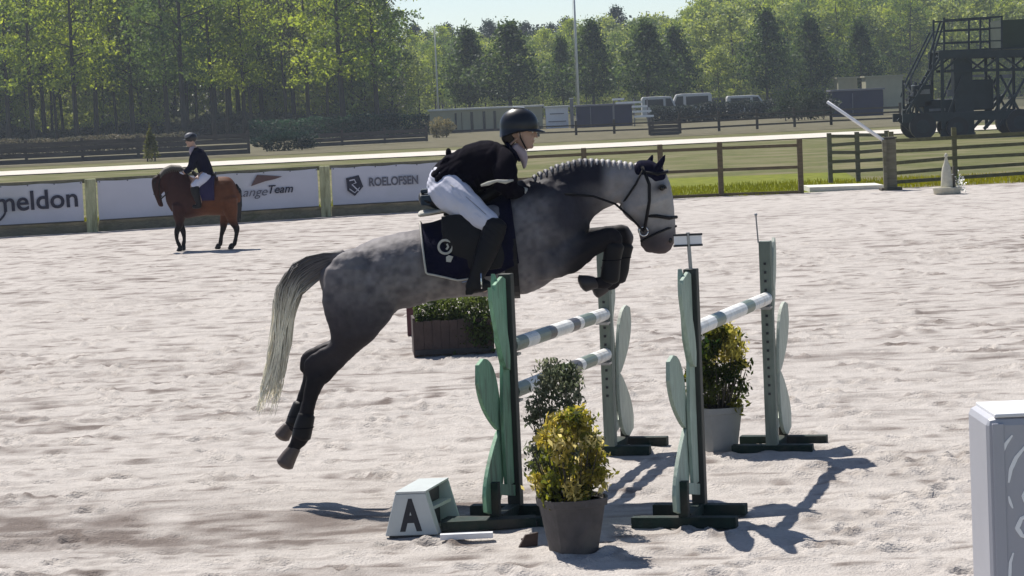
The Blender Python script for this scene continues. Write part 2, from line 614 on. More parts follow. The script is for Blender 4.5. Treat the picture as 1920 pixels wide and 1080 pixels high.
def conical(seed, H=10.5, R=2.6, bare=3.0, per=16, leaf=0.36, tint=(0.10, 0.15, 0.045), tint2=(0.025, 0.05, 0.022), p=0.75):
    rr = random.Random(seed); r = np.random.default_rng(seed)
    t = MB()
    tube_np(t, (0, 0, -0.2), (0, 0, H * 0.95), 0.17, 0.03, 7, 0.1, 5, rr)
    C, K = [], []
    t1, t2 = np.array(tint), np.array(tint2)
    for i in range(330):
        w = rr.random() ** 1.1
        z = bare + (H - bare) * w
        q = R * min(1, (w + 0.02) * 3.2) ** 0.6 * (1 - w) ** p * 1.15 * rr.uniform(0.3, 1.1)
        a = rr.random() * 6.28
        if i % 12 == 0:
            tube_np(t, (0, 0, z - 0.3), (math.cos(a) * q, math.sin(a) * q, z + 0.3), 0.05, 0.01, 4, 0.1, 2, rr)
        n = per
        C.append(r.normal(size=(n, 3)) * np.array([0.35, 0.35, 0.4]) + np.array((math.cos(a) * q, math.sin(a) * q, z)))
        m = rr.random()
        K.append((t1 * m + t2 * (1 - m)) * r.uniform(0.7, 1.3, (n, 1)))
    V, Q, cc = leaves(np.concatenate(C), leaf, np.concatenate(K), spread_up=0.9, seed=seed)
    return t.mesh('trunk'), mesh_quads('crown', V, Q, cc)

M_bark = paint('bark', (0.055, 0.048, 0.038), rough=0.95, var=0.4, scale=3, bump=0.6, stretch=(3, 3, 0.6))
M_leaf = leaf_mat('foliage', 0.55)
M_dleaf = leaf_mat('dense_foliage', 0.38)

def tree_proto(name, meshes, mat):
    t, c = meshes
    root = thing(name, 'x', 'tree', (0, -500, 0))
    obj('trunk', t, M_bark, root, local=True, smooth=True)
    k = obj('crown', c, mat, root, local=True)
    return root

YG = dict(tint=(0.33, 0.40, 0.075), tint2=(0.11, 0.17, 0.045), leaf=0.38)
GR = dict(tint=(0.13, 0.19, 0.05), tint2=(0.05, 0.09, 0.035))
P_yel = [tree_proto('broadleaf_tree', broadleaf(s, H=19 + s % 3, **YG), M_leaf) for s in (11, 12, 13)]
P_grn = [tree_proto('broadleaf_tree', broadleaf(s, H=20, R=3.9, **GR), M_leaf) for s in (21, 22)]
P_slim = [tree_proto('slim_tree', broadleaf(s, H=19, R=2.3, bare=9, nclump=45, per=22, tr=0.17, tint=(0.10, 0.12, 0.045), tint2=(0.06, 0.075, 0.035)), M_leaf) for s in (31, 32)]
P_bush = [tree_proto('shrubby_tree', broadleaf(s, H=13, R=3.4, bare=0.6, nclump=120, per=30, leaf=0.42, tint=(0.40, 0.46, 0.12), tint2=(0.10, 0.15, 0.06), tr=0.15), M_dleaf) for s in (41, 42)]
P_con = [tree_proto('conical_tree', conical(s, R=3.6 + 0.4 * (s % 2), p=0.95), M_dleaf) for s in (51, 52, 53)]
P_pine = [tree_proto('pine_tree', conical(s, H=19, R=2.3, bare=9, tint=(0.035, 0.06, 0.035), tint2=(0.015, 0.03, 0.02), p=0.45), M_dleaf) for s in (61, 62)]
first_used = set()

def plant_tree(protos, px, Y, label, scale=1.0, group=None, z=-0.05, sq=1.0):
    p = random.choice(protos) if len(protos) > 1 else protos[0]
    g = at(px, 200, Y)
    rz = random.random() * 6.28
    sc = (scale * sq, scale * sq, scale)
    c = p if p.name not in first_used else None
    if c is None:
        c = copy_thing(p, (g.x, Y, z), rz, sc, label)
    else:
        first_used.add(p.name)
        c.location = (g.x, Y, z); c.rotation_euler = (0, 0, rz); c.scale = sc; c['label'] = label
        ROOTS[c.name] = Matrix.Translation(c.location)
    if group: c['group'] = group
    return c

ORD = ['first', 'second', 'third', 'fourth', 'fifth', 'sixth', 'seventh', 'eighth', 'ninth', 'tenth', 'eleventh', 'twelfth', 'thirteenth', 'fourteenth', 'fifteenth', 'sixteenth', 'seventeenth', 'eighteenth', 'nineteenth', 'twentieth']
# wood edge on the left: individually visible trunks, left to right
front = [(14, 245, 'g', 1.0), (60, 236, 'y', 0.95), (104, 250, 's', 1.0), (142, 232, 'y', 0.98), (178, 246, 'y', 1.0), (218, 250, 's', 1.0), (247, 243, 'g', 1.0),
         (313, 232, 'G', 1.0), (344, 228, 'G', 1.06), (400, 238, 'y', 0.96), (424, 246, 's', 1.0), (456, 238, 'y', 0.9), (472, 250, 's', 1.0), (537, 248, 's', 0.85),
         (578, 240, 'y', 0.86), (612, 250, 's', 1.0)]
KM = {'g': (P_grn, 'green'), 'G': (P_grn, 'dense green'), 'y': (P_yel, 'yellow-green'), 's': (P_slim, 'thin sparse')}
for i, (px, Y, k, s) in enumerate(front):
    pr, w = KM[k]
    plant_tree(pr, px, Y, 'tree with %s crown in the left wood edge, %s trunk from the left' % (w, ORD[i]), s, 'front rank of the left wood')
plant_tree(P_yel, 645, 228, 'big tree with dark leaning bare trunk standing behind the low green hedge', 1.0, 'front rank of the left wood', sq=1.15)
plant_tree(P_grn, 707, 230, 'big tree behind the green hedge, last dark trunk before the gap of sky', 0.9, 'front rank of the left wood', sq=1.1)
# ranks behind it
random.seed(5)
for row, (Y, step) in enumerate([(262, 24), (278, 22), (300, 20)]):
    px = -230 + row * 9
    while px < 750 - row * 30:
        k = random.random()
        pr = P_slim if k < 0.45 else (P_yel if k < 0.65 else (P_grn if k < 0.8 else P_bush))
        plant_tree(pr, px + random.uniform(-8, 8), Y + random.uniform(-6, 6), 'one of the tall trees deep inside the left wood, behind its front rank of trunks', random.uniform(0.85, 1.05), 'trees inside the left wood')
        px += step * random.uniform(0.8, 1.3)
# row of dark conical trees right of the gap
con = [(880, 262, 0.90, 1.0), (958, 258, 0.92, 1.25), (1056, 275, 0.8, 0.8), (1113, 265, 0.92, 0.95), (1215, 258, 0.88, 1.15), (1268, 266, 0.84, 1.0),
       (1440, 262, 0.95, 0.95), (1522, 268, 0.9, 1.0), (1615, 268, 0.82, 0.95)]
for i, (px, Y, s, q) in enumerate(con):
    plant_tree(P_con, px, Y, 'dark green cone-shaped tree, %s from the left of the row behind the stables' % ORD[i], s, 'row of cone-shaped trees', sq=q * 1.12)
plant_tree(P_bush, 1350, 262, 'small round light green tree between the cone-shaped trees above the white vans', 0.52, sq=1.1)
# wood behind the row
for row, (Y, step, s0) in enumerate([(318, 30, 0.80), (345, 27, 0.95), (380, 24, 1.1)]):
    px = 760 + row * 11
    while px < 1980:
        x = px + random.uniform(-9, 9)
        base = s0 if x > 1330 else s0 * (0.86 if x > 1060 else 0.76)
        k = random.random()
        pr = P_bush if k < 0.62 else (P_yel if k < 0.85 else P_grn)
        q = 1.0 if pr is P_bush else 0.72
        hgt = 1.0 + (0.12 if x > 1300 else 0)
        plant_tree(pr, x, Y + random.uniform(-7, 7), 'one of the light green trees of the far wood behind the cone-shaped trees', base * q * random.uniform(0.92, 1.1) * hgt, 'trees of the far wood', sq=1.15)
        px += step * random.uniform(0.8, 1.25)
for i, x in enumerate(range(775, 1960, 26)):
    plant_tree(P_pine, x + random.uniform(-9, 9), 405 + random.uniform(-8, 8), 'one of the dark pines rising at the back of the far wood', random.uniform(0.66, 0.84) * (1.25 if x > 1330 else (0.90 if x < 1120 else 0.97)), 'pines at the back of the far wood', sq=1.35)

# undergrowth that closes the woods low down: uncountable mass
def undergrowth(name, segs, n, leaf, c1, c2, seed):
    r = np.random.default_rng(seed)
    C = []
    for (xa, xb, Y, dY, h) in segs:
        k = int(n * (xb - xa) / sum(s[1] - s[0] for s in segs))
        px = r.uniform(xa, xb, k); yy = Y + r.uniform(-dY, dY, k)
        X = (px - 960) / 4930 * yy
        hh = h * (0.45 + 0.75 * vnoise(X * 0.35 + 50, yy * 0.2, seed))
        C.append(np.stack([X, yy, hh * r.random(k) ** 0.8], 1))
    C = np.concatenate(C)
    m = vnoise(C[:, 0] * 0.4 + 90, C[:, 2] * 0.6 + C[:, 1] * 0.1, seed + 1)[:, None]
    K = (np.array(c1) * m + np.array(c2) * (1 - m)) * r.uniform(0.7, 1.3, (len(C), 1))
    V, Q, cc = leaves(C, leaf, K, seed=seed)
    o = obj(name, mesh_quads(name, V, Q, cc), M_dleaf)
    return o
tag(undergrowth('undergrowth', [(-300, 780, 305, 25, 7.5), (-300, 760, 262, 8, 2.2)], 48000, 0.6, (0.10, 0.11, 0.055), (0.05, 0.06, 0.04), 71),
    'grey-green undergrowth between the trunks of the left wood', 'undergrowth', kind='stuff')
tag(undergrowth('far_woods', [(700, 2040, 425, 15, 13)], 30000, 0.8, (0.055, 0.075, 0.045), (0.03, 0.045, 0.035), 72),
    'dark far-off wood closing the view behind the pines', 'wood', kind='stuff')
# ------------------------------------------------------------------ arena fence and banners
M_postw = paint('pale_post_wood', (0.40, 0.40, 0.24), rough=0.8, var=0.3, scale=8, bump=0.4, stretch=(3, 3, 0.5), dirt=(0.16, 0.15, 0.07))
M_railw = paint('weathered_rail_wood', (0.16, 0.145, 0.10), rough=0.85, var=0.35, scale=6, bump=0.4, stretch=(0.4, 3, 3), dirt=(0.10, 0.10, 0.05))
M_darkw = paint('dark_fence_wood', (0.075, 0.065, 0.05), rough=0.85, var=0.35, scale=5, bump=0.4, stretch=(0.4, 3, 3))
M_banner = paint('banner_cloth', (0.52, 0.52, 0.59), rough=0.6, var=0.05, scale=1.2, bump=0.25, bump_scale=3, dirt=(0.44, 0.45, 0.48))
M_ink = paint('banner_ink_blue_black', (0.015, 0.015, 0.035), rough=0.6, var=0.1, bump=0)
M_inkg = paint('banner_ink_grey', (0.10, 0.10, 0.13), rough=0.6, var=0.1, bump=0)
M_inkb = paint('banner_ink_brown', (0.10, 0.055, 0.055), rough=0.6, var=0.1, bump=0)

FX = [(-720, 58.4), (-270, 59.6), (172, 61.0), (612, 63.7), (955, 65.1)]
FP = [Vector((at(px, 400, Y).x, Y, 0)) for px, Y in FX]
fence = thing('banner_fence', 'low wooden arena fence with pale posts that carries the white banners', 'fence', FP[2])
for p in FP:
    obj('post', MB().box((p.x, p.y, 0.60), (0.24, 0.14, 1.26)), M_postw, fence, bevel=0.015)
for a, b in zip(FP[:-1], FP[1:]):
    d = (b - a).normalized()
    a2, b2 = a + d * 0.13, b - d * 0.13
    back = Vector((0, 0.11, 0))
    obj('top_rail', MB().beam(a2 + back + Vector((0, 0, 1.19)), b2 + back + Vector((0, 0, 1.19)), 0.05, 0.10), M_railw, fence)
    obj('lower_rail', MB().beam(a2 + back + Vector((0, 0, 0.20)), b2 + back + Vector((0, 0, 0.20)), 0.05, 0.09), M_railw, fence)
    obj('kick_board', MB().beam(a2 + Vector((0, .04, 0.05)), b2 + Vector((0, .04, 0.05)), 0.04, 0.24), M_railw, fence)
    for t in (0.33, 0.66):
        m = a.lerp(b, t)
        obj('stake', MB().box((m.x, m.y + 0.19, 0.62), (0.09, 0.09, 1.2)), M_darkw, fence)

def banner(a, b, label, build):
    """cloth sheet hung between two posts, slightly slack, printed flat"""
    d = (b - a); L = d.length; d.normalize()
    rz = math.atan2(d.y, d.x)
    root = thing('advertising_banner', label, 'banner', a + Vector((0, 0.0, 0.25)), rz, 'banners along the arena fence')
    n, k = 36, 8
    L2 = L - 0.36
    def P(u, w, off=0.0):
        return Vector((0.18 + u * L2, 0.02 + 0.018 * math.sin(u * 31) * (0.3 + 0.7 * (1 - w)) + 0.012 * math.sin(u * 9 + w * 4) - off,
                       w * 0.93 - 0.018 * math.sin(u * math.pi * 5) ** 2 * (1 if w > 0.5 else -0.4)))
    mb = MB()
    vs = [P(i / n, j / k) for j in range(k + 1) for i in range(n + 1)]
    vs += [v + Vector((0, 0.006, 0)) for v in vs]
    N0 = (n + 1) * (k + 1)
    fs = []
    for j in range(k):
        for i in range(n):
            q = j * (n + 1) + i
            fs.append((q, q + 1, q + n + 2, q + n + 1))
            fs.append((q + N0, q + n + 1 + N0, q + n + 2 + N0, q + 1 + N0))
    mb.add(vs, fs)
    obj('cloth', mb, M_banner, root, local=True, smooth=True)
    he = MB()
    he.box((0.18 + L2 / 2, -0.012, 0.012), (L2, 0.012, 0.03))
    obj('lower_hem', he, M_darkw, root, local=True)
    eye = MB()
    for i in range(9):
        eye.box((0.22 + (L2 - 0.08) * i / 8, -0.022, 0.905), (0.03, 0.004, 0.03))
    obj('eyelets', eye, M_inkg, root, local=True)
    build(root, L2)
    return root

def put_text(root, s, x, z, size, mat, shear=0.0, offset=0.0, sx=1.0, rot=0.0, name='lettering', space=1.0):
    me = text_mesh(s, size, shear, offset, 0.002, space)
    R = Matrix.Rotation(math.radians(90), 4, 'X')
    me.transform(Matrix.Translation((x, -0.020, z)) @ R @ Matrix.Rotation(rot, 4, 'Z') @ Matrix.Diagonal((sx, 1, 1, 1)))
    return obj(name, me, mat, root, local=True)

def stroke(mb, pts, w, y=-0.02, depth=0.004):
    """flat painted stroke along pts (x, z)"""
    n = len(pts)
    L, R = [], []
    for i, (x, z) in enumerate(pts):
        a = pts[max(i - 1, 0)]; b = pts[min(i + 1, n - 1)]
        dx, dz = b[0] - a[0], b[1] - a[1]
        l = math.hypot(dx, dz) or 1
        ww = w[i] if hasattr(w, '__len__') else w
        L.append((x - dz / l * ww / 2, z + dx / l * ww / 2)); R.append((x + dz / l * ww / 2, z - dx / l * ww / 2))
    for i in range(n - 1):
        q = [L[i], L[i + 1], R[i + 1], R[i]]
        mb.prism([(x, y, z) for x, z in q], (0, -depth, 0))

def b1(root, L):
    # the banner begins outside the frame; the letters end 0.45 m before its right post
    e = 0.18 + L
    put_text(root, 'meldon', e - 2.03, 0.33, 0.62, M_ink, offset=0.010, sx=1.03, rot=0.02)
    mb = MB()
    c = (e - 2.28, 0.40)
    stroke(mb, [(c[0] + 0.50 * math.cos(t), c[1] + 0.36 * math.sin(t)) for t in np.linspace(-2.6, 0.05, 24)], 0.05)
    stroke(mb, [(c[0] + 0.62 * math.cos(t), c[1] + 0.48 * math.sin(t)) for t in np.linspace(1.0, 2.4, 16)], 0.05)
    stroke(mb, [(c[0] + 0.30 * math.cos(t), c[1] + 0.22 * math.sin(t)) for t in np.linspace(0.2, 3.6, 16)], 0.05)
    obj('round_logo', mb, M_ink, root, local=True)
def b2(root, L):
    x0 = 0.18 + L * (440 - 183) / 422
    put_text(root, 'Lange', x0 + 0.02, 0.36, 0.30, M_inkg, shear=0.35, sx=1.15)
    put_text(root, 'Team', x0 + 0.82, 0.40, 0.28, M_ink, shear=0.3, offset=0.004, sx=1.05)
    mb = MB()
    o = 0.18 + L * (472 - 183) / 422
    mb.prism([(o, -0.02, 0.60), (o + 0.17, -0.02, 0.86), (o + 0.40, -0.02, 0.84), (o + 0.82, -0.02, 0.79), (o + 0.62, -0.02, 0.735), (o + 0.38, -0.02, 0.70)], (0, -0.004, 0))
    obj('roof_logo', mb, M_inkb, root, local=True)
def b3(root, L):
    s = 63.7 / 4930
    x0 = 0.10 + (645 - 612) * s
    mb = MB()
    pen = [(0.0, 0.66), (0.02, 0.36), (0.20, 0.22), (0.42, 0.44), (0.32, 0.72)]
    mb.prism([(x0 + x, -0.02, z) for x, z in pen], (0, -0.003, 0))
    obj('shield_logo', mb, M_ink, root, local=True)
    m2 = MB()
    stroke(m2, [(x0 + .08, .60), (x0 + .20, .62), (x0 + .24, .54), (x0 + .14, .50), (x0 + .30, .34)], 0.03, y=-0.025)
    stroke(m2, [(x0 + .07, .40), (x0 + .2, .30), (x0 + .33, .42)], 0.02, y=-0.025)
    obj('shield_mark', m2, M_banner, root, local=True)
    put_text(root, 'ROELOFSEN', x0 + 0.56, 0.44, 0.29, M_inkg, offset=0.008, sx=0.80)
    put_text(root, 'horse trucks', x0 + 0.80, 0.27, 0.12, M_inkg, sx=1.0, name='small_lettering') if False else None
banner(FP[1], FP[2], 'white banner ending in the dark letters meldon beside the first pale post', b1)
banner(FP[2], FP[3], 'white banner with brown roof logo and script behind the bay horse', b2)
banner(FP[3], FP[4], 'white banner with dark five-sided shield logo and grey capital letters', b3)

# rail fence on the right of the horse's head
RX = [(955, 65.1), (1095, 65.5), (1238, 65.7), (1350, 65.7), (1500, 65.3)]
RP = [Vector((at(px, 300, Y).x, Y, 0)) for px, Y in RX]
M_brail = paint('brown_rail_wood', (0.12, 0.09, 0.05), rough=0.85, var=0.4, scale=5, bump=0.4, stretch=(0.4, 3, 3))
rf = thing('rail_fence', 'brown post and rail fence before the bright olive grass', 'fence', RP[3])
for i, p in enumerate(RP[1:]):
    obj('post', MB().box((p.x, p.y, 0.66), (0.13, 0.13, 1.40)), M_brail, rf, bevel=0.01)
for a, b in zip(RP[:-1], RP[1:]):
    d = (b - a).normalized() * 0.068
    for z, h, n in ((1.20, 0.075, 'rail'), (0.66, 0.075, 'rail'), (0.01, 0.13, 'kick_board')):
        obj(n, MB().beam(a + d + Vector((0, 0, z)), b - d + Vector((0, 0, z)), 0.05, h), M_brail, rf)

# inner pen fence right of the gateway, closely railed
def rails(name, label, pts, zs, mat, posts, post_h, group=None, pw=0.12, rh=0.09):
    P = [Vector((at(px, 300, Y).x, Y, -0.05)) for px, Y in pts]
    r = thing(name, label, 'fence', P[0], 0, group)
    for a, b in zip(P[:-1], P[1:]):
        L = (b - a).length
        k = max(1, int(round(L / posts)))
        d = (b - a).normalized() * (pw / 2 + 0.003)
        for i in range(k + 1):
            q = a.lerp(b, i / k)
            if i == 0 and a is not P[0]:
                continue
            obj('post', MB().box((q.x, q.y, post_h / 2), (pw, pw, post_h)), mat, r)
        for i in range(k):
            u, w = a.lerp(b, i / k), a.lerp(b, (i + 1) / k)
            for z in zs:
                sag = random.uniform(-0.015, 0.015)
                obj('rail', MB().beam(u + d + Vector((0, 0, z + sag)), w - d + Vector((0, 0, z - sag)), 0.05, rh), mat, r)
    return r
M_pen = paint('mossy_rail_wood', (0.13, 0.12, 0.06), rough=0.9, var=0.4, scale=4, bump=0.4, stretch=(0.4, 3, 3))
rails('pen_fence', 'mossy five-rail fence to the right of the thick gatepost', [(1672, 66.2), (1790, 68.0), (1960, 69.0), (2120, 69.5)], (0.18, 0.42, 0.68, 0.95, 1.22), M_pen, 3.4, 1.42)
rails('entry_fence', 'grey railing behind the white barrier pole with dark close rails', [(1556, 71.5), (1608, 71.5), (1664, 71.5)], (0.35, 0.62, 0.86, 1.08, 1.30), M_railw, 2.2, 1.35)
gp = Vector((at(1668, 300, 65.0).x, 65.0, 0))
t = thing('gatepost', 'thick grey-brown gatepost at the arena entrance beside the white barrier pole', 'gatepost', gp)
obj('post', MB().box((gp.x, gp.y, 0.62), (0.30, 0.30, 1.30)), M_railw, t, bevel=0.02)
obj('footing', MB().box((gp.x, gp.y, 0.02), (0.52, 0.5, 0.10)), M_darkw, t, bevel=0.02)
obj('cap', MB().box((gp.x, gp.y, 1.292), (0.34, 0.34, 0.04)), M_darkw, t)
M_white = paint('white_paint', (0.78, 0.78, 0.80), rough=0.45, var=0.08, scale=4, bump=0.05)
M_black = paint('black_metal', (0.02, 0.02, 0.025), rough=0.5, var=0.2, scale=5, bump=0.05)
t = thing('barrier_arm', 'white barrier pole raised at a slant above the arena entrance', 'barrier', (gp.x, gp.y - 0.2, 0))
pa, pb = at(1656, 263, 64.78), at(1551, 191, 64.78)
obj('arm', MB().tube([pa, pa.lerp(pb, .5), pb], [0.045, 0.043, 0.04], 10), M_white, t, smooth=True)
obj('pivot', MB().box((pa.x + 0.02, pa.y - 0.0, pa.z - 0.12), (0.10, 0.14, 0.26)), M_railw, t)
obj('stand', MB().box((pa.x + 0.02, pa.y + 0.0, (pa.z - 0.25) / 2), (0.08, 0.08, pa.z - 0.25)), M_railw, t)
# pale ramp slab in the gateway
t = thing('ramp_slab', 'pale flat slab lying in the arena gateway left of the gatepost', 'ramp', (at(1580, 300, 66.6).x, 66.6, -0.05))
mb = MB()
xa, xb = at(1512, 300, 66.4).x, at(1650, 300, 66.4).x
mb.prism([(xa, 65.9, 0.0), (xb, 65.9, -0.02), (xb, 65.9, 0.10), (xa, 65.9, 0.12)], (0, 1.6, 0))
obj('slab', mb, paint('pale_concrete', (0.66, 0.64, 0.56), rough=0.9, var=0.15, scale=4, bump=0.3), t)

# pale pointed pillar in a tub
c = ground_at(1776, 364); c.z = 0
t = thing('pillar_planter', 'pale pointed pillar standing in a round tub with white flowers at arena edge', 'planter', c)
M_stone = paint('pale_stone', (0.55, 0.52, 0.42), rough=0.9, var=0.2, scale=9, bump=0.4)
obj('tub', MB().lathe([(0.24, -0.03), (0.31, 0.02), (0.33, 0.13), (0.35, 0.16), (0.30, 0.165), (0.28, 0.11), (0.02, 0.11)], c, 20), M_stone, t, smooth=True)
obj('pillar', MB().lathe([(0.14, 0.10), (0.145, 0.2), (0.12, 0.5), (0.10, 0.62), (0.05, 0.75), (0.03, 0.86), (0.05, 0.9), (0.01, 0.96)], c, 12), M_stone, t, smooth=True)
obj('dark_side_board', MB().box((c.x + 0.17, c.y + 0.02, 0.38), (0.05, 0.16, 0.52)), M_darkw, t)
r = np.random.default_rng(5)
C = r.normal(size=(160, 3)) * np.array([0.07, 0.08, 0.12]) + np.array([c.x + 0.30, c.y, 0.22]); C[:, 2] = np.abs(C[:, 2])
V, Q, cc = leaves(C, 0.06, np.where(r.random((160, 1)) < 0.6, np.array([[0.8, 0.8, 0.78]]), np.array([[0.06, 0.1, 0.03]])), seed=3)
f = obj('flowers', mesh_quads('flowers', V, Q, cc), M_leaf, t); f['kind'] = 'stuff'

def bush(name, label, cat, px, Y, w, h, n, leaf, c1, c2, seed, d=None, z0=-0.08, shape='box'):
    g = Vector((at(px, 250, Y).x, Y, z0))
    rr = np.random.default_rng(seed)
    root = thing(name, label, cat, g)
    d = d or min(w, 1.6)
    if shape == 'box':
        C = rr.uniform(-0.5, 0.5, (n, 3)) * np.array([w, d, h]); C[:, 2] += h / 2
        C[:, 2] *= 0.86 + 0.28 * vnoise(C[:, 0] * 0.9 + 40, C[:, 1] * 1.0 + 20, seed)
    else:
        u = rr.normal(size=(n, 3)); u /= np.linalg.norm(u, axis=1)[:, None]
        C = u * (rr.random((n, 1)) ** 0.4) * np.array([w / 2, d / 2, h / 2])
        C *= 0.8 + 0.45 * vnoise(u[:, 0] * 3 + 9, u[:, 2] * 3 + 9, seed)[:, None]
        if shape == 'cone':
            C[:, :2] *= (0.62 - C[:, 2:3] / h)
        C[:, 2] += h / 2
    m = vnoise(C[:, 0] * 1.7 + 60, C[:, 2] * 2 + C[:, 1] + 30, seed + 1)[:, None]
    K = (np.array(c1) * m + np.array(c2) * (1 - m)) * rr.uniform(0.7, 1.3, (n, 1))
    V, Q, cc = leaves(C + np.array(g), leaf, K, seed=seed)
    k = obj('foliage', mesh_quads('foliage', V, Q, cc), M_dleaf, root); k['kind'] = 'stuff'
    st = MB()
    for i in range(max(2, int(w / 1.2))):
        x = -w / 2 + w * (i + 0.5) / max(2, int(w / 1.2))
        st.tube([g + Vector((x * 0.7, 0, -0.1)), g + Vector((x * 0.8, 0.05, h * 0.35)), g + Vector((x, 0, h * 0.75))], [0.05, 0.04, 0.015], 5)
    k2 = obj('stems', st, M_bark, root); k2['kind'] = 'stuff'
    return root
bush('hedge', 'long dark green clipped hedge under the two big bare-trunked trees', 'hedge', 640, 224, 15.5, 1.75, 9000, 0.22, (0.035, 0.075, 0.04), (0.02, 0.045, 0.03), 81, 1.6)
bush('hedge', 'long low brownish hedge at the foot of the left wood', 'hedge', 130, 205, 18.0, 1.15, 8000, 0.2, (0.14, 0.125, 0.08), (0.05, 0.055, 0.035), 82, 1.4)
bush('shrub', 'dark low rounded bush at the right end of the brown board fence', 'bush', 532, 168, 4.6, 1.25, 3500, 0.15, (0.02, 0.04, 0.03), (0.012, 0.022, 0.022), 83, 1.4, shape='ball')
bush('shrub', 'slim yellowish cone-shaped bush in front of the brown board fence', 'bush', 281, 152, 1.2, 2.0, 1500, 0.13, (0.16, 0.17, 0.05), (0.08, 0.09, 0.03), 84, 1.2, shape='cone')
bush('shrub', 'sandy yellow shrub at left corner of the beige stable block', 'bush', 828, 196, 2.0, 1.5, 1500, 0.16, (0.24, 0.22, 0.12), (0.13, 0.12, 0.06), 85, 1.4, shape='ball')
bush('shrub', 'dark green bush behind the raised white barrier pole', 'bush', 1510, 205, 5.5, 2.6, 3500, 0.2, (0.04, 0.06, 0.03), (0.02, 0.03, 0.02), 87, 2.2, shape='ball')

bush('hedge', 'low dark hedge in front of the parked white vans', 'hedge', 1400, 228, 16.5, 1.5, 14000, 0.2, (0.03, 0.04, 0.03), (0.015, 0.022, 0.02), 88, 1.2, z0=-0.08)
# far fences
def boards(name, label, pts, zs, mat, span, post_h, bh=0.24):
    P = [Vector((at(px, 260, Y).x, Y, -0.08)) for px, Y in pts]
    r = thing(name, label, 'fence', P[0], 0)
    for a, b in zip(P[:-1], P[1:]):
        k = max(1, int(round((b - a).length / span)))
        dd = (b - a).normalized() * 0.003
        for i in range(k + 1):
            q = a.lerp(b, i / k)
            obj('post', MB().box((q.x, q.y + 0.12, post_h / 2), (0.16, 0.16, post_h)), mat, r)
        for i in range(k):
            for z in zs:
                j = random.uniform(-0.02, 0.02)
                obj('board', MB().beam(a.lerp(b, i / k) + dd + Vector((0, 0, z + j)), a.lerp(b, (i + 1) / k) - dd + Vector((0, 0, z + j)), 0.04, bh), mat, r)
    return r
M_board = paint('grey_brown_boards', (0.10, 0.085, 0.075), rough=0.9, var=0.45, scale=1.3, bump=0.3, stretch=(0.5, 2, 4))
boards('board_fence', 'long grey-brown board fence behind the sand road on the left', [(-60, 155), (465, 158)], (0.22, 0.55, 0.88, 1.18), M_board, 3.2, 1.4, 0.27)
boards('board_fence', 'low dark board fence between the dark bush and the stable block', [(560, 172), (800, 176)], (0.2, 0.5, 0.8), M_board, 3.2, 1.05, 0.24)
boards('board_fence', 'thin dark rail fence in front of the white vans', [(1276, 163), (1560, 170), (1690, 170)], (0.35, 0.75, 1.05), M_darkw, 3.0, 1.25, 0.11)
boards('board_fence', 'faint dark rail fence under the navy container', [(1010, 175), (1225, 172)], (0.3, 0.7), M_darkw, 3.0, 0.95, 0.1)
boards('board_fence', 'brown closed board gate left of the thin dark rail fence', [(1219, 162), (1274, 162)], (0.12, 0.34, 0.56, 0.78), M_board, 1.8, 0.95, 0.2)

# buildings, containers and vans beyond the road
M_beige = paint('beige_wall', (0.36, 0.34, 0.23), rough=0.8, var=0.12, scale=1.5, bump=0.1)
M_pale = paint('pale_roof', (0.55, 0.55, 0.50), rough=0.6, var=0.12, scale=2, bump=0.1)
M_navy = paint('navy_panel', (0.018, 0.022, 0.06), rough=0.5, var=0.2, scale=1, bump=0.1)
M_grey = paint('grey_panel', (0.16, 0.16, 0.18), rough=0.6, var=0.2, scale=1, bump=0.1)
M_glass = paint('dark_glass', (0.02, 0.025, 0.03), rough=0.1, var=0.1, bump=0)
M_brownw = paint('brown_wall', (0.10, 0.075, 0.06), rough=0.8, var=0.2, scale=2, bump=0.1)
M_vanw = paint('dusty_van_white', (0.5, 0.5, 0.5), rough=0.5, var=0.1, scale=2, bump=0)
def X(px, Y): return at(px, 230, Y).x
def block(name, label, cat, xa, xb, Y, h, d, wall, roof, slits=(), over=0.15, group=None, z0=-0.1):
    a, b = X(xa, Y), X(xb, Y)
    t = thing(name, label, cat, ((a + b) / 2, Y, z0), 0, group)
    obj('wall', MB().box(((a + b) / 2, Y + d / 2, z0 + h / 2), (b - a, d, h)), wall, t)
    obj('roof', MB().prism([(a - over, Y - 0.2, z0 + h), (b + over, Y - 0.2, z0 + h), (b + over, Y - 0.2, z0 + h + 0.14), (a - over, Y - 0.2, z0 + h + 0.14)], (0, d + 0.4, 0)), roof, t)
    for (px, w, zb, zt, n, mt) in slits:
        x = X(px, Y)
        obj(n, MB().box((x, Y - 0.04, z0 + (zb + zt) / 2), (w, 0.06, zt - zb)), mt, t)
    return t
st = block('stable_block', 'long low beige stable block with narrow dark door slits behind rider', 'building', 806, 1018, 222, 1.9, 3, M_beige, M_pale,
      [(855, 0.14, 0.3, 1.65, 'door_gap', M_glass), (885, 0.22, 0.2, 1.7, 'door_gap', M_glass), (908, 0.22, 0.2, 1.7, 'door_gap', M_glass), (928, 0.22, 0.2, 1.7, 'door_gap', M_glass),
       (866, 0.05, 0.2, 1.7, 'door_gap', M_brownw), (990, 0.3, 0.2, 1.7, 'door_gap', M_glass), (912, 9.2, 0.02, 0.22, 'plinth', M_brownw)])
block('white_booth', 'small white booth between the stable block and the navy container', 'booth', 1024, 1066, 222, 1.75, 2, M_white, M_pale, [(1045, 1.5, 0.55, 0.62, 'strip', M_grey), (1045, 1.2, 1.2, 1.27, 'strip', M_grey)])
block('navy_container', 'long navy blue container with grey roof right of the white booth', 'container', 1082, 1186, 218, 1.75, 2.4, M_navy, M_grey, [(1108, 0.06, 0.1, 1.7, 'seam', M_grey), (1150, 0.06, 0.1, 1.7, 'seam', M_grey)])
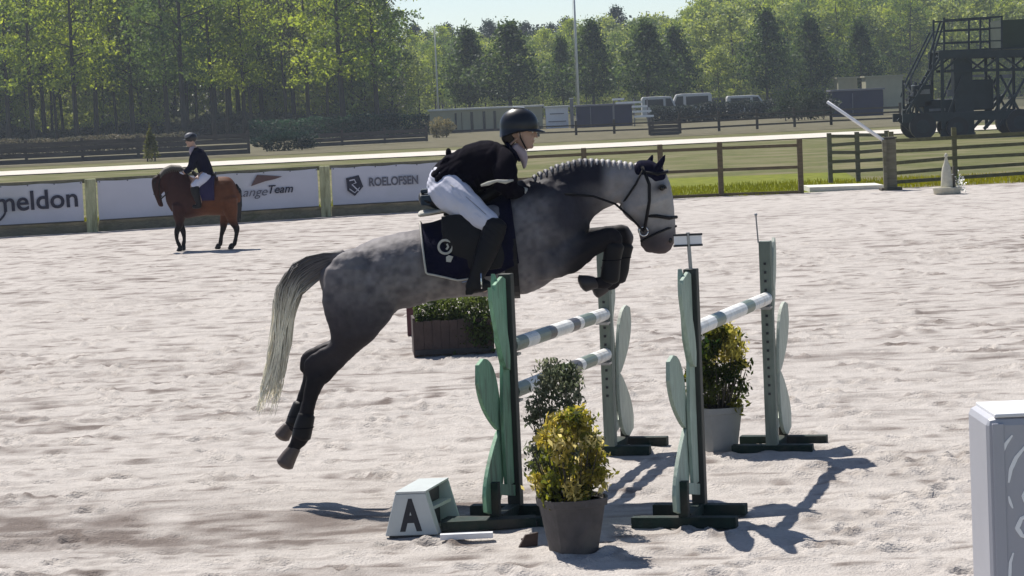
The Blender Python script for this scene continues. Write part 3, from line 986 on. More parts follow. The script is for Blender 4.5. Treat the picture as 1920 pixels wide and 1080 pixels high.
block('navy_container', 'dark navy container behind the raised white barrier pole', 'container', 1562, 1657, 215, 2.1, 2.4, M_navy, M_grey, [(1600, 0.06, 0.1, 1.9, 'seam', M_grey)])
block('shed', 'small grey-green shed roof seen above the navy container', 'shed', 1574, 1610, 262, 3.2, 3, M_beige, M_beige, [(1590, 0.8, 0.4, 1.9, 'door', M_brownw)])
block('shed', 'wide grey-green shed left of the dark tower', 'shed', 1626, 1696, 258, 3.2, 3, M_beige, M_beige, [(1650, 0.8, 0.4, 1.9, 'door', M_brownw)])
# stack of white poles and boards
t = thing('pole_rack', 'stepped stack of white jump boards right of the navy container', 'rack', (X(1195, 212), 212, -0.1))
for i, (xa, xb, z) in enumerate([(1150, 1172, 2.15), (1156, 1205, 1.85), (1186, 1215, 1.5), (1187, 1222, 1.1), (1190, 1226, 0.7)]):
    obj('board', MB().box(((X(xa, 212) + X(xb, 212)) / 2, 212, z), (X(xb, 212) - X(xa, 212), 0.5, 0.16)), M_white, t)
for px in (1152, 1190, 1215):
    obj('upright', MB().box((X(px, 212.3), 212.4, 1.0), (0.09, 0.09, 2.2)), M_grey, t)

def van(px, Y, label, L=4.6, H=2.0, face=1, body=None, low=False):
    x = X(px, Y)
    t = thing('parked_van', label, 'van', (x, Y, -0.06), 0, 'white vehicles parked beyond the rail fence')
    f = face
    prof = [(-L / 2, 0.35), (L / 2, 0.35), (L / 2, 0.95), (L * 0.40, 1.08), (L * 0.27, H * 0.97), (L * 0.15, H), (-L * 0.47, H), (-L / 2, H * 0.9)]
    obj('body', MB().prism([(x + f * u, Y - 0.9, z) for u, z in prof], (0, 1.8, 0)), body or M_vanw, t, bevel=0.06)
    obj('side_window', MB().prism([(x + f * u, Y - 0.902, z) for u, z in [(L * 0.12, 1.15), (L * 0.34, 1.15), (L * 0.25, H * 0.9), (L * 0.12, H * 0.9)]], (0, -0.015, 0)), M_glass, t)
    obj('rear_window', MB().prism([(x + f * u, Y - 0.902, z) for u, z in [(-L * 0.42, 1.2), (L * 0.06, 1.2), (L * 0.06, H * 0.88), (-L * 0.42, H * 0.88)]], (0, -0.015, 0)), M_glass, t)
    for u in (-0.31, 0.31):
        w = obj('wheel', MB().tube([(x + f * u * L, Y - 0.95, 0.33), (x + f * u * L, Y - 0.72, 0.33)], 0.33, 16), M_black, t)
        obj('rim', MB().tube([(x + f * u * L, Y - 0.97, 0.33), (x + f * u * L, Y - 0.94, 0.33)], 0.17, 12), M_grey, w)
van(1240, 248, 'white van half hidden by the trunk of a cone-shaped tree, leftmost van', 3.6, 2.15)
van(1292, 252, 'tall white van with long dark window, middle of the parked vehicles', 4.4, 2.3, -1)
van(1347, 262, 'greyish low van between two white vans', 3.6, 1.8, 1, M_grey)
van(1402, 250, 'white van with sloping nose at the right end of the vehicles', 3.9, 1.9, 1)

# flagpoles
M_pole = paint('pole_metal', (0.62, 0.62, 0.60), rough=0.4, var=0.1, scale=3, bump=0.0)
for px, Y, H, rad, lab in ((1086, 243, 13.5, 0.13, 'tall bright flagpole in front of the far wood beside the navy container'), (823, 250, 9.6, 0.07, 'thin pale flagpole at the left end of the stable block')):
    x = X(px, Y)
    t = thing('flagpole', lab, 'flagpole', (x, Y, -0.1))
    obj('mast', MB().tube([(x, Y, -0.1), (x, Y, H * 0.5), (x, Y, H)], [rad, rad * 0.85, rad * 0.6], 8), M_pole, t, smooth=True)
    obj('finial', MB().ball((x, Y, H + rad), rad * 1.3, 8, 6), M_pole, t)
    obj('halyard', MB().tube([(x - rad * 1.6, Y, 1.0), (x - rad * 1.2, Y, H - 0.3)], 0.012, 4), M_pole, t)
# grey post by the booth
x = X(1073, 215)
t = thing('sign_post', 'grey post standing left of the navy container', 'post', (x, 215, -0.1))
obj('post', MB().box((x, 215, 1.15), (0.28, 0.2, 2.4)), M_grey, t)
obj('cap', MB().box((x, 215, 2.38), (0.36, 0.28, 0.08)), M_pale, t)

# mobile judges' tower far right
TY = 122.0
def T(px, py, dy=0.0):
    p = at(px, py, TY); return Vector((p.x, p.y + dy, p.z))
tw = thing('judges_tower', 'dark steel viewing tower on wheels with railed platform at the far right', 'tower', (T(1805, 250).x, TY, -0.1))
M_steel = paint('dark_steel', (0.03, 0.04, 0.045), rough=0.5, var=0.3, scale=2, bump=0.1, metal=0.2)
M_steel2 = paint('grey_steel', (0.22, 0.22, 0.23), rough=0.5, var=0.3, scale=2, bump=0.1)
D = 3.0
def tb(name, p, q, w, dy=0.0, mat=None, h=None):
    return obj(name, MB().beam(T(*p, dy), T(*q, dy), w, h or w), mat or M_steel, tw)
tb('mast', (1812, 262), (1806, 104), 0.85, 0.6)
for dy in (0, D):
    for px in (1768, 1872, 1925):
        tb('upright', (px, 242), (px - 2, 100), 0.14, dy)
    tb('deck_beam', (1760, 103), (1990, 98), 0.18, dy, h=0.34)
    tb('lower_beam', (1775, 133), (1990, 128), 0.12, dy)
    for k, (a, b) in enumerate(((1770, 1806), (1806, 1842), (1842, 1878), (1878, 1914), (1914, 1950), (1950, 1986))):
        tb('deck_brace', (a, 104 if k % 2 else 131), (b, 130 if k % 2 else 102), 0.09, dy)
    tb('top_rail', (1768, 38), (1880, 31), 0.08, dy)
    tb('middle_rail', (1769, 57), (1880, 52), 0.06, dy)
    tb('lower_rail', (1769, 80), (1880, 76), 0.06, dy)
    for px in (1770, 1838, 1878):
        tb('rail_post', (px, 102), (px, 33), 0.09, dy)
    tb('cross_brace', (1770, 235), (1806, 140), 0.08, dy)
    tb('cross_brace', (1845, 242), (1905, 178), 0.14, dy)
    tb('cross_brace', (1875, 140), (1925, 235), 0.10, dy)
    tb('cross_brace', (1925, 140), (1875, 235), 0.10, dy)
    tb('chassis_beam', (1692, 222), (1990, 212), 0.2, dy, h=0.4)
    tb('ladder_rail', (1770, 40), (1752, 96), 0.09, dy * 0.35)
    tb('ladder_rail', (1752, 96), (1748, 150), 0.09, dy * 0.35)
    tb('ladder_rail', (1768, 100), (1700, 212), 0.11, dy * 0.35)
    tb('ladder_rail', (1750, 60), (1698, 165), 0.07, dy * 0.35)
for i in range(9):
    f = i / 8
    px, py = 1766 - 64 * f, 106 + 100 * f
    obj('step', MB().box(T(px, py, 0.55), (0.28, 1.1, 0.05)), M_steel, tw)
a, b = T(1762, 101), T(1990, 97)
obj('deck', MB().box(((a.x + b.x) / 2, TY + D / 2, a.z + 0.12), (b.x - a.x, D + 0.1, 0.08)), M_steel, tw)
a, b = T(1879, 96), T(1960, 33)
obj('cabin', MB().box(((a.x + b.x) / 2, TY + D / 2, (a.z + b.z) / 2 + 0.03), (b.x - a.x, D - 0.4, b.z - a.z - 0.1)), paint('dark_green_cabin', (0.04, 0.055, 0.035), rough=0.7, var=0.2, scale=1), tw)
for (xa, ya, xb, yb, nm) in ((1716, 160, 1752, 200, 'control_box'), (1820, 150, 1868, 205, 'tank'), (1735, 188, 1800, 218, 'engine_box')):
    a, b = T(xa, ya), T(xb, yb)
    obj(nm, MB().box(((a.x + b.x) / 2, TY + 1.2, (a.z + b.z) / 2), (b.x - a.x, 1.4, a.z - b.z)), M_steel, tw, bevel=0.05)
for (xa, ya, xb, yb) in ((1722, 168, 1746, 176), (1778, 168, 1800, 180), (1824, 140, 1850, 144), (1876, 140, 1900, 146), (1745, 205, 1775, 207)):
    a, b = T(xa, ya), T(xb, yb)
    obj('grey_plate', MB().box(((a.x + b.x) / 2, TY + 0.40, (a.z + b.z) / 2), (b.x - a.x, 0.1, max(0.12, a.z - b.z))), M_steel2, tw)
for px, py, R in ((1730, 232, 0.62), (1795, 240, 0.5), (1912, 232, 0.62), (1970, 232, 0.62)):
    for dy in (0.0, D - 0.3):
        c = T(px, py, dy)
        w = obj('wheel', MB().tube([(c.x, c.y - 0.15, R - 0.1), (c.x, c.y + 0.15, R - 0.1)], R, 20), M_black, tw)
        obj('rim', MB().tube([(c.x, c.y - 0.17, R - 0.1), (c.x, c.y - 0.152, R - 0.1)], R * 0.5, 14), M_steel, w)
random.seed(12)
for i in range(26):
    xa = random.uniform(1695, 1960); ya = random.uniform(138, 205)
    tb('strut', (xa, ya), (xa + random.uniform(-26, 26), ya + random.uniform(12, 34)), random.uniform(0.06, 0.12), random.uniform(0.2, 2.6), M_steel if i % 5 else M_steel2)
for px in (1700, 1712, 1724, 1738):
    tb('side_post', (px, 222), (px - 1, 150 + (px - 1700) * 0.2), 0.11, 0.9)
tb('tow_bar', (1692, 224), (1722, 250), 0.14, 1.4)
tb('stabiliser', (1765, 250), (1830, 254), 0.16, 0.2, h=0.3)

# grass blades along the foot of the fence: uncountable
def tufts():
    r = np.random.default_rng(91)
    n = 26000
    x = r.uniform(-14, 16, n); y = np.where(x < -5, 63.4 + (x + 5) * 0.32, 65.0) + 0.35 + r.random(n) ** 1.6 * 9
    keep = ~((x > 7.0) & (y < 68.5))
    x, y = x[keep], y[keep]; n = len(x)
    h = r.uniform(0.02, 0.09, n) * (0.5 + vnoise(x * 0.8 + 30, y * 0.8, 92))
    dx, dy = r.normal(0, 0.03, n), r.normal(0, 0.03, n)
    w = 0.012
    a = np.stack([x - w, y, np.full(n, -0.1)], 1); b = np.stack([x + w, y, np.full(n, -0.1)], 1)
    c = np.stack([x + dx + w * .3, y + dy, h - 0.05], 1); d = np.stack([x + dx - w * .3, y + dy, h - 0.05], 1)
    V = np.stack([a, b, c, d], 1).reshape(-1, 3)
    m = vnoise(x * 0.3 + 70, y * 0.3, 93)[:, None]
    K = (np.array([0.09, 0.11, 0.012]) * m + np.array([0.16, 0.16, 0.022]) * (1 - m)) * r.uniform(0.8, 1.2, (n, 1))
    return mesh_quads('grass_tufts', V, np.arange(4 * n).reshape(-1, 4), np.repeat(K, 4, 0))
tag(obj('grass_tufts', tufts(), M_leaf), 'uneven grass growing behind the arena fence', 'grass', kind='stuff')
# ------------------------------------------------------------------ the jump
M_mint = paint('mint_green_paint', (0.19, 0.38, 0.24), rough=0.6, var=0.25, scale=14, bump=0.25, dirt=(0.10, 0.16, 0.11), stretch=(3, 3, .6))
M_mint2 = paint('faded_mint_paint', (0.33, 0.42, 0.35), rough=0.6, var=0.25, scale=14, bump=0.25, stretch=(3, 3, .6), dirt=(0.27, 0.33, 0.27))
M_mint3 = paint('pale_grey_green_paint', (0.46, 0.50, 0.43), rough=0.6, var=0.25, scale=14, bump=0.25, stretch=(3, 3, .6), dirt=(0.36, 0.38, 0.32))
M_dgreen = paint('dark_green_paint', (0.010, 0.026, 0.021), rough=0.7, var=0.4, scale=9, bump=0.3, spec=0.2, dirt=(0.06, 0.055, 0.045))
M_dpost = paint('dark_post_paint', (0.03, 0.035, 0.03), rough=0.6, var=0.3, scale=6, bump=0.15, stretch=(3, 3, .5))
M_gpost = paint('grey_green_post_paint', (0.15, 0.18, 0.15), rough=0.6, var=0.3, scale=6, bump=0.15, stretch=(3, 3, .5))
M_cup = paint('galvanised_cup', (0.35, 0.35, 0.36), rough=0.4, var=0.1, metal=0.7, bump=0)

PA, PB = ground_at(968, 966), ground_at(1313, 965)
PC, PD = ground_at(1146, 853), ground_at(1449, 851)
dirAC = (PC - PA).normalized(); dirBD = (PD - PB).normalized()
def standard(P, out, label, H, wing, post, wob=0.0):
    """out: horizontal direction in which the wing leaves the post"""
    rz = math.atan2(out.y, out.x)
    t = thing('jump_standard', label, 'jump stand', (P.x, P.y, 0), rz, 'wing standards of the oxer')
    obj('post', MB().box((0, 0, H / 2 + 0.03), (0.085, 0.085, H - 0.06)), post, t, local=True, bevel=0.006)
    k = MB()
    for i in range(16):
        k.box((-0.045, 0, 0.45 + i * (H - 0.55) / 16), (0.004, 0.018, 0.018))
    q = obj('cup_holes', k, M_black, t, local=True)
    # wing: stem board and three leaf shaped boards, each a few cm thick
    def leaf(name, base, tip, width, lean, y, mat, n=10, bulge=0.55, pk=0.85):
        b, e = Vector((base[0], 0, base[1])), Vector((tip[0], 0, tip[1]))
        d = (e - b); s = Vector((d.z, 0, -d.x)).normalized()
        L, R = [], []
        for i in range(n + 1):
            u = i / n
            w = width * math.sin(math.pi * u ** pk) ** 0.55 if 0 < u < 1 else 0.0
            c = b + d * u + s * lean * math.sin(math.pi * u)
            L.append(c - s * w * (1 - bulge)); R.append(c + s * w * bulge)
        pts = L[:1] + R[1:-1] + L[-1:] + L[-2:0:-1]
        pts = [Vector((p.x, y, p.z)) for p in pts]
        obj(name, MB().prism(pts, (0, 0.026, 0)), mat, t, local=True, bevel=0.003)
    m = wing
    obj('stem_board', MB().prism([(0.05, -0.012, 0.22), (0.22, -0.012, 0.22), (0.25, -0.012, 0.70), (0.20, -0.012, 1.0), (0.30, -0.012, 1.15), (0.33, -0.012, 1.44), (0.30, -0.012, 1.52), (0.12, -0.012, H - 0.01), (0.05, -0.012, H - 0.03)], (0, 0.024, 0)), m, t, local=True, bevel=0.003)
    leaf('leaf_board', (0.14, 0.96), (0.50, 1.52), 0.20, -0.03, 0.016, m)
    leaf('leaf_board', (0.08, 1.20), (0.20, 1.585), 0.12, 0.0, -0.042, m)
    leaf('leaf_board', (0.19, 0.58), (0.66, 1.05), 0.33, -0.05, -0.042, m, pk=1.35)
    leaf('leaf_board', (0.20, 0.60), (0.62, 0.12), 0.34, 0.05, -0.042, m, pk=1.35)
    obj('brace', MB().beam((0.045, 0, 0.17), (0.50, 0, 0.25), 0.03, 0.07), m, t, local=True)
    obj('outer_leg', MB().box((0.49, 0, 0.16), (0.06, 0.06, 0.26)), M_dgreen, t, local=True)
    obj('foot', MB().box((0.0, 0, 0.035), (0.09, 0.60, 0.07)), M_dgreen, t, local=True, bevel=0.006)
    obj('foot', MB().box((0.49, 0, 0.035), (0.09, 0.66, 0.07)), M_dgreen, t, local=True, bevel=0.006)
    obj('ground_bar', MB().box((0.245, 0, 0.05), (0.40, 0.07, 0.06)), M_dgreen, t, local=True)
    return t
sA = standard(PA, -dirAC, 'bright green leaf-wing jump standard in front of the grey horse', 1.57, M_mint, M_dpost)
sB = standard(PB, -dirBD, 'pale green leaf-wing standard carrying a small flag by the horse muzzle', 1.57, M_mint2, M_dpost)
sC = standard(PC, dirAC, 'pale leaf-wing standard below the front hooves behind the bushy pots', 1.57, M_mint3, M_gpost)
sD = standard(PD, dirBD, 'pale grey-green leaf-wing standard on the right behind the dark plant pot', 1.57, M_mint3, M_gpost)

M_pg = paint('dull_green_band', (0.16, 0.20, 0.16), rough=0.4, var=0.15, scale=6, bump=0.1)
M_pd = paint('dark_band', (0.07, 0.06, 0.06), rough=0.4, var=0.15, scale=6, bump=0.1)
M_pw = paint('white_pole_paint', (0.80, 0.80, 0.78), rough=0.5, var=0.15, scale=14, bump=0.2, dirt=(0.55, 0.52, 0.47))
def pole(a, b, label, bands, group='poles of the oxer'):
    a, b = Vector(a), Vector(b)
    t = thing('jump_pole', label, 'jump pole', a, 0, group)
    x = 0.0
    for w, mt, nm in bands:
        p, q = a.lerp(b, x), a.lerp(b, x + w)
        obj(nm, MB().tube([p, q], 0.048, 14), mt, t, smooth=False)
        x += w
    return t
n9 = 1 / 9
seqA = [(n9, M_pg, 'green_band'), (n9, M_pw, 'white_band'), (n9, M_pg, 'green_band'), (n9 * .6, M_pd, 'dark_band'), (n9 * 1.6, M_pw, 'white_band'), (n9 * .7, M_pd, 'dark_band'), (n9 * .4, M_pw, 'white_band'), (n9 * 1.2, M_pg, 'green_band'), (n9 * 1.5, M_pw, 'white_band')]
def hp(P, z, d, s=0.0): return Vector((P.x, P.y, z)) + d * s
sideAC = Vector((dirAC.y, -dirAC.x, 0))
o = sideAC * 0.0
pole(hp(PA, 1.10, dirAC, 0.05), hp(PC, 1.06, dirAC, -0.05), 'upper green and white banded pole of the front rail', seqA)
pole(hp(PA, 0.80, dirAC, 0.05), hp(PC, 0.76, dirAC, -0.05), 'lower green and white banded pole of the front rail', seqA)
seqB = [(0.2, M_pw, 'white_band'), (0.12, M_pg, 'green_band'), (0.3, M_pw, 'white_band'), (0.12, M_pg, 'green_band'), (0.26, M_pw, 'white_band')]
pole(hp(PB, 1.18, dirBD, 0.05), hp(PD, 1.15, dirBD, -0.05), 'mostly white pole of the back rail above the dark plant', seqB)
for P, d, zs in ((PA, dirAC, (1.10, 0.80)), (PC, -dirAC, (1.06, 0.76)), (PB, dirBD, (1.18,)), (PD, -dirBD, (1.15,))):
    st = {id(PA): sA, id(PB): sB, id(PC): sC, id(PD): sD}[id(P)]
    for z in zs:
        c = hp(P, z - 0.062, d, 0.085)
        mb = MB(); mb.beam(hp(P, z - 0.06, d, 0.043), hp(P, z - 0.06, d, 0.13), 0.09, 0.015)
        mb.box(hp(P, z - 0.03, d, 0.047), (0.012, 0.07, 0.10), math.atan2(d.y, d.x))
        obj('pole_cup', mb, M_cup, st)
# flags on the tops of the back standards
t = thing('jump_flag', 'small white flag with dark edges on top of standard by muzzle', 'flag', (PB.x, PB.y, 1.57))
obj('stick', MB().tube([(PB.x, PB.y, 1.56), (PB.x - 0.01, PB.y, 1.80)], 0.012, 8), M_cup, t)
zf = 1.835
fa = at(1264, 449, PB.y - 0.02); fb = at(1316, 449, PB.y - 0.02)
cx, cz = (fa.x + fb.x) / 2, at(1290, 450, PB.y).z
obj('cloth', MB().box((cx, PB.y - 0.0, cz), (fb.x - fa.x, 0.012, 0.055)), M_white, t)
mb = MB(); mb.box((cx, PB.y - 0.002, cz + 0.034), (fb.x - fa.x + 0.01, 0.016, 0.013)); mb.box((cx, PB.y - 0.002, cz - 0.034), (fb.x - fa.x + 0.01, 0.016, 0.013))
obj('edging', mb, M_black, t)
t = thing('jump_flag_stick', 'thin pale bare stick on top of the rightmost standard', 'stick', (PD.x, PD.y, 1.57))
obj('stick', MB().tube([(PD.x - 0.05, PD.y, 1.56), (PD.x - 0.06, PD.y, 1.76)], 0.006, 6), M_cup, t)
obj('tip', MB().ball((PD.x - 0.06, PD.y, 1.765), 0.012, 8, 6), M_cup, t)

# ------------------------------------------------------------------ pots with plants
M_pot = paint('grey_brown_plastic_pot', (0.075, 0.068, 0.068), rough=0.7, var=0.35, scale=9, bump=0.3, dirt=(0.15, 0.13, 0.11))
M_pot2 = paint('grey_plastic_pot', (0.26, 0.27, 0.27), rough=0.55, var=0.12, scale=5, bump=0.08)
M_soil = paint('potting_soil', (0.03, 0.022, 0.015), rough=1.0, var=0.3, scale=20, bump=0.6)
def pot(name, label, g, R, H, mat, square=0.75, rz=0.3, r_bot=0.68):
    t = thing(name, label, 'potted plant', (g.x, g.y, 0), rz, 'pots of shrubs around the oxer')
    rb = R * r_bot
    prof = [(rb, 0.0), (rb * 1.02, 0.01), (R * 0.93, H * 0.86), (R, H * 0.87), (R * 1.02, H), (R * 0.95, H), (R * 0.93, H * 0.93)]
    obj('pot', MB().lathe(prof, (0, 0, 0), 40, square), mat, t, local=True)
    obj('soil', MB().lathe([(R * 0.90, H * 0.90), (R * 0.88, H * 0.93)], (0, 0, 0), 40, square), M_soil, t, local=True)
    return t
def shrub(t, H0, h, w, n, leaf, pal, seed, bottom=0.75, stems=26, up=0.7, shape=1.0, accent=False):
    rr = np.random.default_rng(seed); st = MB()
    tips = []
    for i in range(stems):
        a = rr.random() * 6.28; q = math.sqrt(rr.random()) * w / 2
        zt = H0 + h * (0.35 + 0.65 * rr.random() * (1 - 0.5 * (q / (w / 2)) ** 2))
        e = Vector((math.cos(a) * q, math.sin(a) * q, zt))
        b = Vector((math.cos(a) * q * 0.3, math.sin(a) * q * 0.3, H0 - 0.04))
        st.tube([b, b.lerp(e, 0.5) + Vector((math.cos(a), math.sin(a), 0)) * 0.02, e], [0.006, 0.005, 0.002], 5)
        tips.append((b, e))
    s = obj('stems', st, M_bark, t, local=True); s['kind'] = 'stuff'
    C, K = [], []
    pal = [np.array(p) for p in pal]
    nc = 70
    for i in range(nc):
        zz = rr.random() ** shape
        a = rr.random() * 6.28
        prof = math.sin(math.pi * (0.18 + 0.74 * zz)) ** 0.6 * (bottom + (1 - bottom) * (1 - zz))
        q = w / 2 * prof * math.sqrt(rr.uniform(0.15, 1.0))
        c = np.array([math.cos(a) * q, math.sin(a) * q, H0 + h * zz])
        k = int(n / nc)
        C.append(rr.normal(size=(k, 3)) * np.array([0.035, 0.035, 0.03]) * (w / 0.5) + c)
        u = rr.random() * (len(pal) - 1)
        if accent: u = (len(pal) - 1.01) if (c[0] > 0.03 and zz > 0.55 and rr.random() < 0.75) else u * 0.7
        base = pal[int(u)] * (1 - u % 1) + pal[min(int(u) + 1, len(pal) - 1)] * (u % 1)
        K.append(base * rr.uniform(0.65, 1.35, (k, 1)))
    V, Q, cc = leaves(np.concatenate(C), leaf, np.concatenate(K), spread_up=up, aspect=0.42, seed=seed)
    o = obj('foliage', mesh_quads('foliage', V, Q, cc), M_leaf, t, local=True); o['kind'] = 'stuff'

g = ground_at(1076, 1034)
t = pot('potted_shrub', 'yellow-green bushy shrub in a dark square pot nearest to the viewer', g, 0.205, 0.33, M_pot, square=0.3)
shrub(t, 0.32, 0.50, 0.47, 3600, 0.050, [(0.04, 0.06, 0.02), (0.13, 0.15, 0.03), (0.24, 0.22, 0.045), (0.40, 0.35, 0.09), (0.60, 0.55, 0.28)], 101, up=0.8)
g2 = ground_at(1058, 985)
t = pot('potted_shrub', 'tall loose grey-green shrub standing behind the yellow-green bush', g2, 0.195, 0.33, M_pot, square=0.3, rz=0.1)
shrub(t, 0.32, 0.73, 0.42, 3600, 0.040, [(0.05, 0.07, 0.04), (0.12, 0.14, 0.09), (0.26, 0.27, 0.19)], 102, up=1.0, stems=30)
g3 = ground_at(1352, 846)
t = pot('potted_shrub', 'dark green shrub with yellow tips in a grey pot behind the right standard', g3, 0.17, 0.34, M_pot2, square=0.3)
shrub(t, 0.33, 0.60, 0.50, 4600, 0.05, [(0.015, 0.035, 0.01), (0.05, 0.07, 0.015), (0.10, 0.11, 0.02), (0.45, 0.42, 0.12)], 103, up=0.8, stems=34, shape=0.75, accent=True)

# wooden planter under the horse's belly
g4 = ground_at(850, 662)
t = thing('planter_box', 'dark brown planter of low green plants seen beneath the horse belly', 'planter', (g4.x, g4.y, 0), 0.08)
M_barrel = paint('dark_reddish_wood', (0.055, 0.035, 0.03), rough=0.7, var=0.35, scale=5, bump=0.3)
for i in range(9):
    obj('plank', MB().box((-0.36 + i * 0.09, -0.2, 0.19), (0.086, 0.03, 0.36 + 0.008 * (i % 3))), M_barrel, t, local=True)
obj('side_board', MB().box((-0.415, 0.0, 0.20), (0.025, 0.42, 0.42)), M_barrel, t, local=True)
obj('side_board', MB().box((0.415, 0.0, 0.20), (0.025, 0.42, 0.42)), M_barrel, t, local=True)
obj('back_board', MB().box((0.0, 0.2, 0.20), (0.8, 0.03, 0.40)), M_barrel, t, local=True)
obj('band', MB().box((0.0, -0.221, 0.045), (0.84, 0.012, 0.05)), M_black, t, local=True)
obj('soil', MB().box((0, 0, 0.30), (0.78, 0.36, 0.06)), M_soil, t, local=True)
rr = np.random.default_rng(8)
C = rr.uniform(-1, 1, (2600, 3)) * np.array([0.40, 0.2, 0.15]) + np.array([0, 0, 0.47])
C2 = rr.normal(size=(500, 3)) * np.array([0.10, 0.04, 0.09]) + np.array([0.30, -0.27, 0.24])
C = np.concatenate([C, C2])
m = vnoise(C[:, 0] * 9 + 20, C[:, 2] * 9 + 20, 4)[:, None]
K = (np.array([0.02, 0.04, 0.012]) * m + np.array([0.10, 0.13, 0.04]) * (1 - m)) * rr.uniform(0.7, 1.3, (len(C), 1))
V, Q, cc = leaves(C, 0.05, K, seed=9)
o = obj('foliage', mesh_quads('foliage', V, Q, cc), M_leaf, t, local=True); o['kind'] = 'stuff'
x = ground_at(772, 628)
t = thing('marker_block', 'small dark red block with white edge left of the brown planter', 'block', (x.x, x.y, 0))
obj('block', MB().box((x.x, x.y, 0.19), (0.09, 0.2, 0.38)), paint('dark_red_paint', (0.07, 0.015, 0.02), rough=0.5, var=0.2), t, bevel=0.006)
obj('white_edge', MB().box((x.x + 0.062, x.y - 0.06, 0.17), (0.03, 0.05, 0.34)), M_white, t)

# ------------------------------------------------------------------ letter A marker
M_mk = paint('grey_white_plastic', (0.50, 0.53, 0.52), rough=0.45, var=0.08, scale=5, bump=0.04)
g5 = ground_at(772, 1008)
t = thing('letter_marker', 'grey-white wedge marker with a black letter A on the sand', 'marker', (g5.x, g5.y, 0), -0.06)
W, Wt, Hh, Dp = 0.33, 0.19, 0.27, 0.52
def trap(y0, y1, x=0.0, k=1.0):
    return [(x - W / 2, y0, 0.012), (x + W / 2, y0, 0.012), (x + Wt / 2, y0 + 0.03, Hh), (x - Wt / 2, y0 + 0.03, Hh)]
obj('front_panel', MB().prism(trap(0, 0), (0, 0.035, 0)), M_mk, t, local=True, bevel=0.006)
obj('back_panel', MB().prism([(p[0] + 0.10, p[1] + Dp, p[2]) for p in trap(0, 0)], (0, 0.035, 0)), M_mk, t, local=True, bevel=0.006)
obj('top_panel', MB().prism([(-Wt / 2, 0.03, Hh + 0.002), (Wt / 2, 0.03, Hh + 0.002), (Wt / 2 + 0.10, Dp + 0.06, Hh + 0.002), (-Wt / 2 + 0.10, Dp + 0.06, Hh + 0.002)], (0, 0, 0.012)), M_mk, t, local=True)
obj('side_panel', MB().prism([(-W / 2 + 0.02, 0.04, 0.01), (-Wt / 2 + 0.01, 0.065, Hh), (-Wt / 2 + 0.11, Dp + 0.02, Hh), (-W / 2 + 0.12, Dp - 0.005, 0.01)], (0.012, 0, 0)), M_mk, t, local=True)
obj('side_rib', MB().prism([(W / 2 - 0.015, 0.037, 0.012), (Wt / 2 - 0.015, 0.067, Hh), (Wt / 2 + 0.0, 0.12, Hh), (W / 2 + 0.0, 0.09, 0.012)], (0.012, 0, 0)), M_mk, t, local=True)
obj('dark_interior', MB().prism([(0.02, 0.07, 0.01), (0.02, 0.07, 0.255), (0.11, 0.48, 0.255), (0.11, 0.48, 0.01)], (0.03, 0, 0)), M_black, t, local=True)  # black sheet stands in for the shade inside the hollow marker
obj('shelf', MB().prism([(0.05, 0.08, 0.15), (0.125, 0.10, 0.15), (0.215, 0.46, 0.15), (0.14, 0.46, 0.15)], (0, 0, 0.02)), M_mk, t, local=True)
me = text_mesh('A', 0.262, offset=0.012, depth=0.001)
tilt = math.atan2(0.03, Hh)
me.transform(Matrix.Translation((-0.060, 0.0005, 0.050)) @ Matrix.Rotation(math.radians(90) - tilt, 4, 'X') @ Matrix.Diagonal((0.66, 1, 1, 1)) @ Matrix.Translation((0, 0, -0.006)))
me.transform(Matrix.Translation((0, -0.002, 0)))
obj('letter', me, M_black, t, local=True)
obj('dark_base', MB().box((0.0, 0.02, 0.006), (W - 0.05, 0.05, 0.012)), M_black, t, local=True)

# grey plank and white board lying beside the first standard's feet
a, b = ground_at(828, 998), ground_at(1006, 998)
t = thing('ground_plank', 'dark green plank lying on the sand between letter marker and standard', 'plank', (a.x, a.y, 0))
obj('plank', MB().box(((a.x + b.x) / 2, a.y, 0.045), (b.x - a.x, 0.14, 0.06)), M_dgreen, t, bevel=0.004)
obj('end_cap', MB().box((b.x + 0.004, a.y, 0.03), (0.008, 0.13, 0.04)), M_black, t)
a, b = ground_at(826, 1019), ground_at(925, 1019)
t = thing('white_strip', 'thin white strip lying in front of the dark plank on the sand', 'strip', (a.x, a.y, 0))
obj('strip', MB().box(((a.x + b.x) / 2, a.y, 0.040), (b.x - a.x, 0.05, 0.035)), M_white, t, bevel=0.003)
a = ground_at(990, 1026)
t = thing('ground_shadow', 'added dark triangular flap on the sand left of the dark pot', 'shadow', (a.x, a.y, 0), 0.3)
obj('shadow', MB().prism([(-0.07, -0.03, 0.0), (0.05, -0.03, 0.0), (0.06, -0.03, 0.09), (-0.02, -0.03, 0.08)], (0, 0.02, 0)), M_barrel, t, local=True)  # dark piece added to stand in for a shadow on the sand
obj('shadow_slab', MB().box((0.02, 0.03, 0.04), (0.08, 0.08, 0.012)), M_barrel, t, local=True)

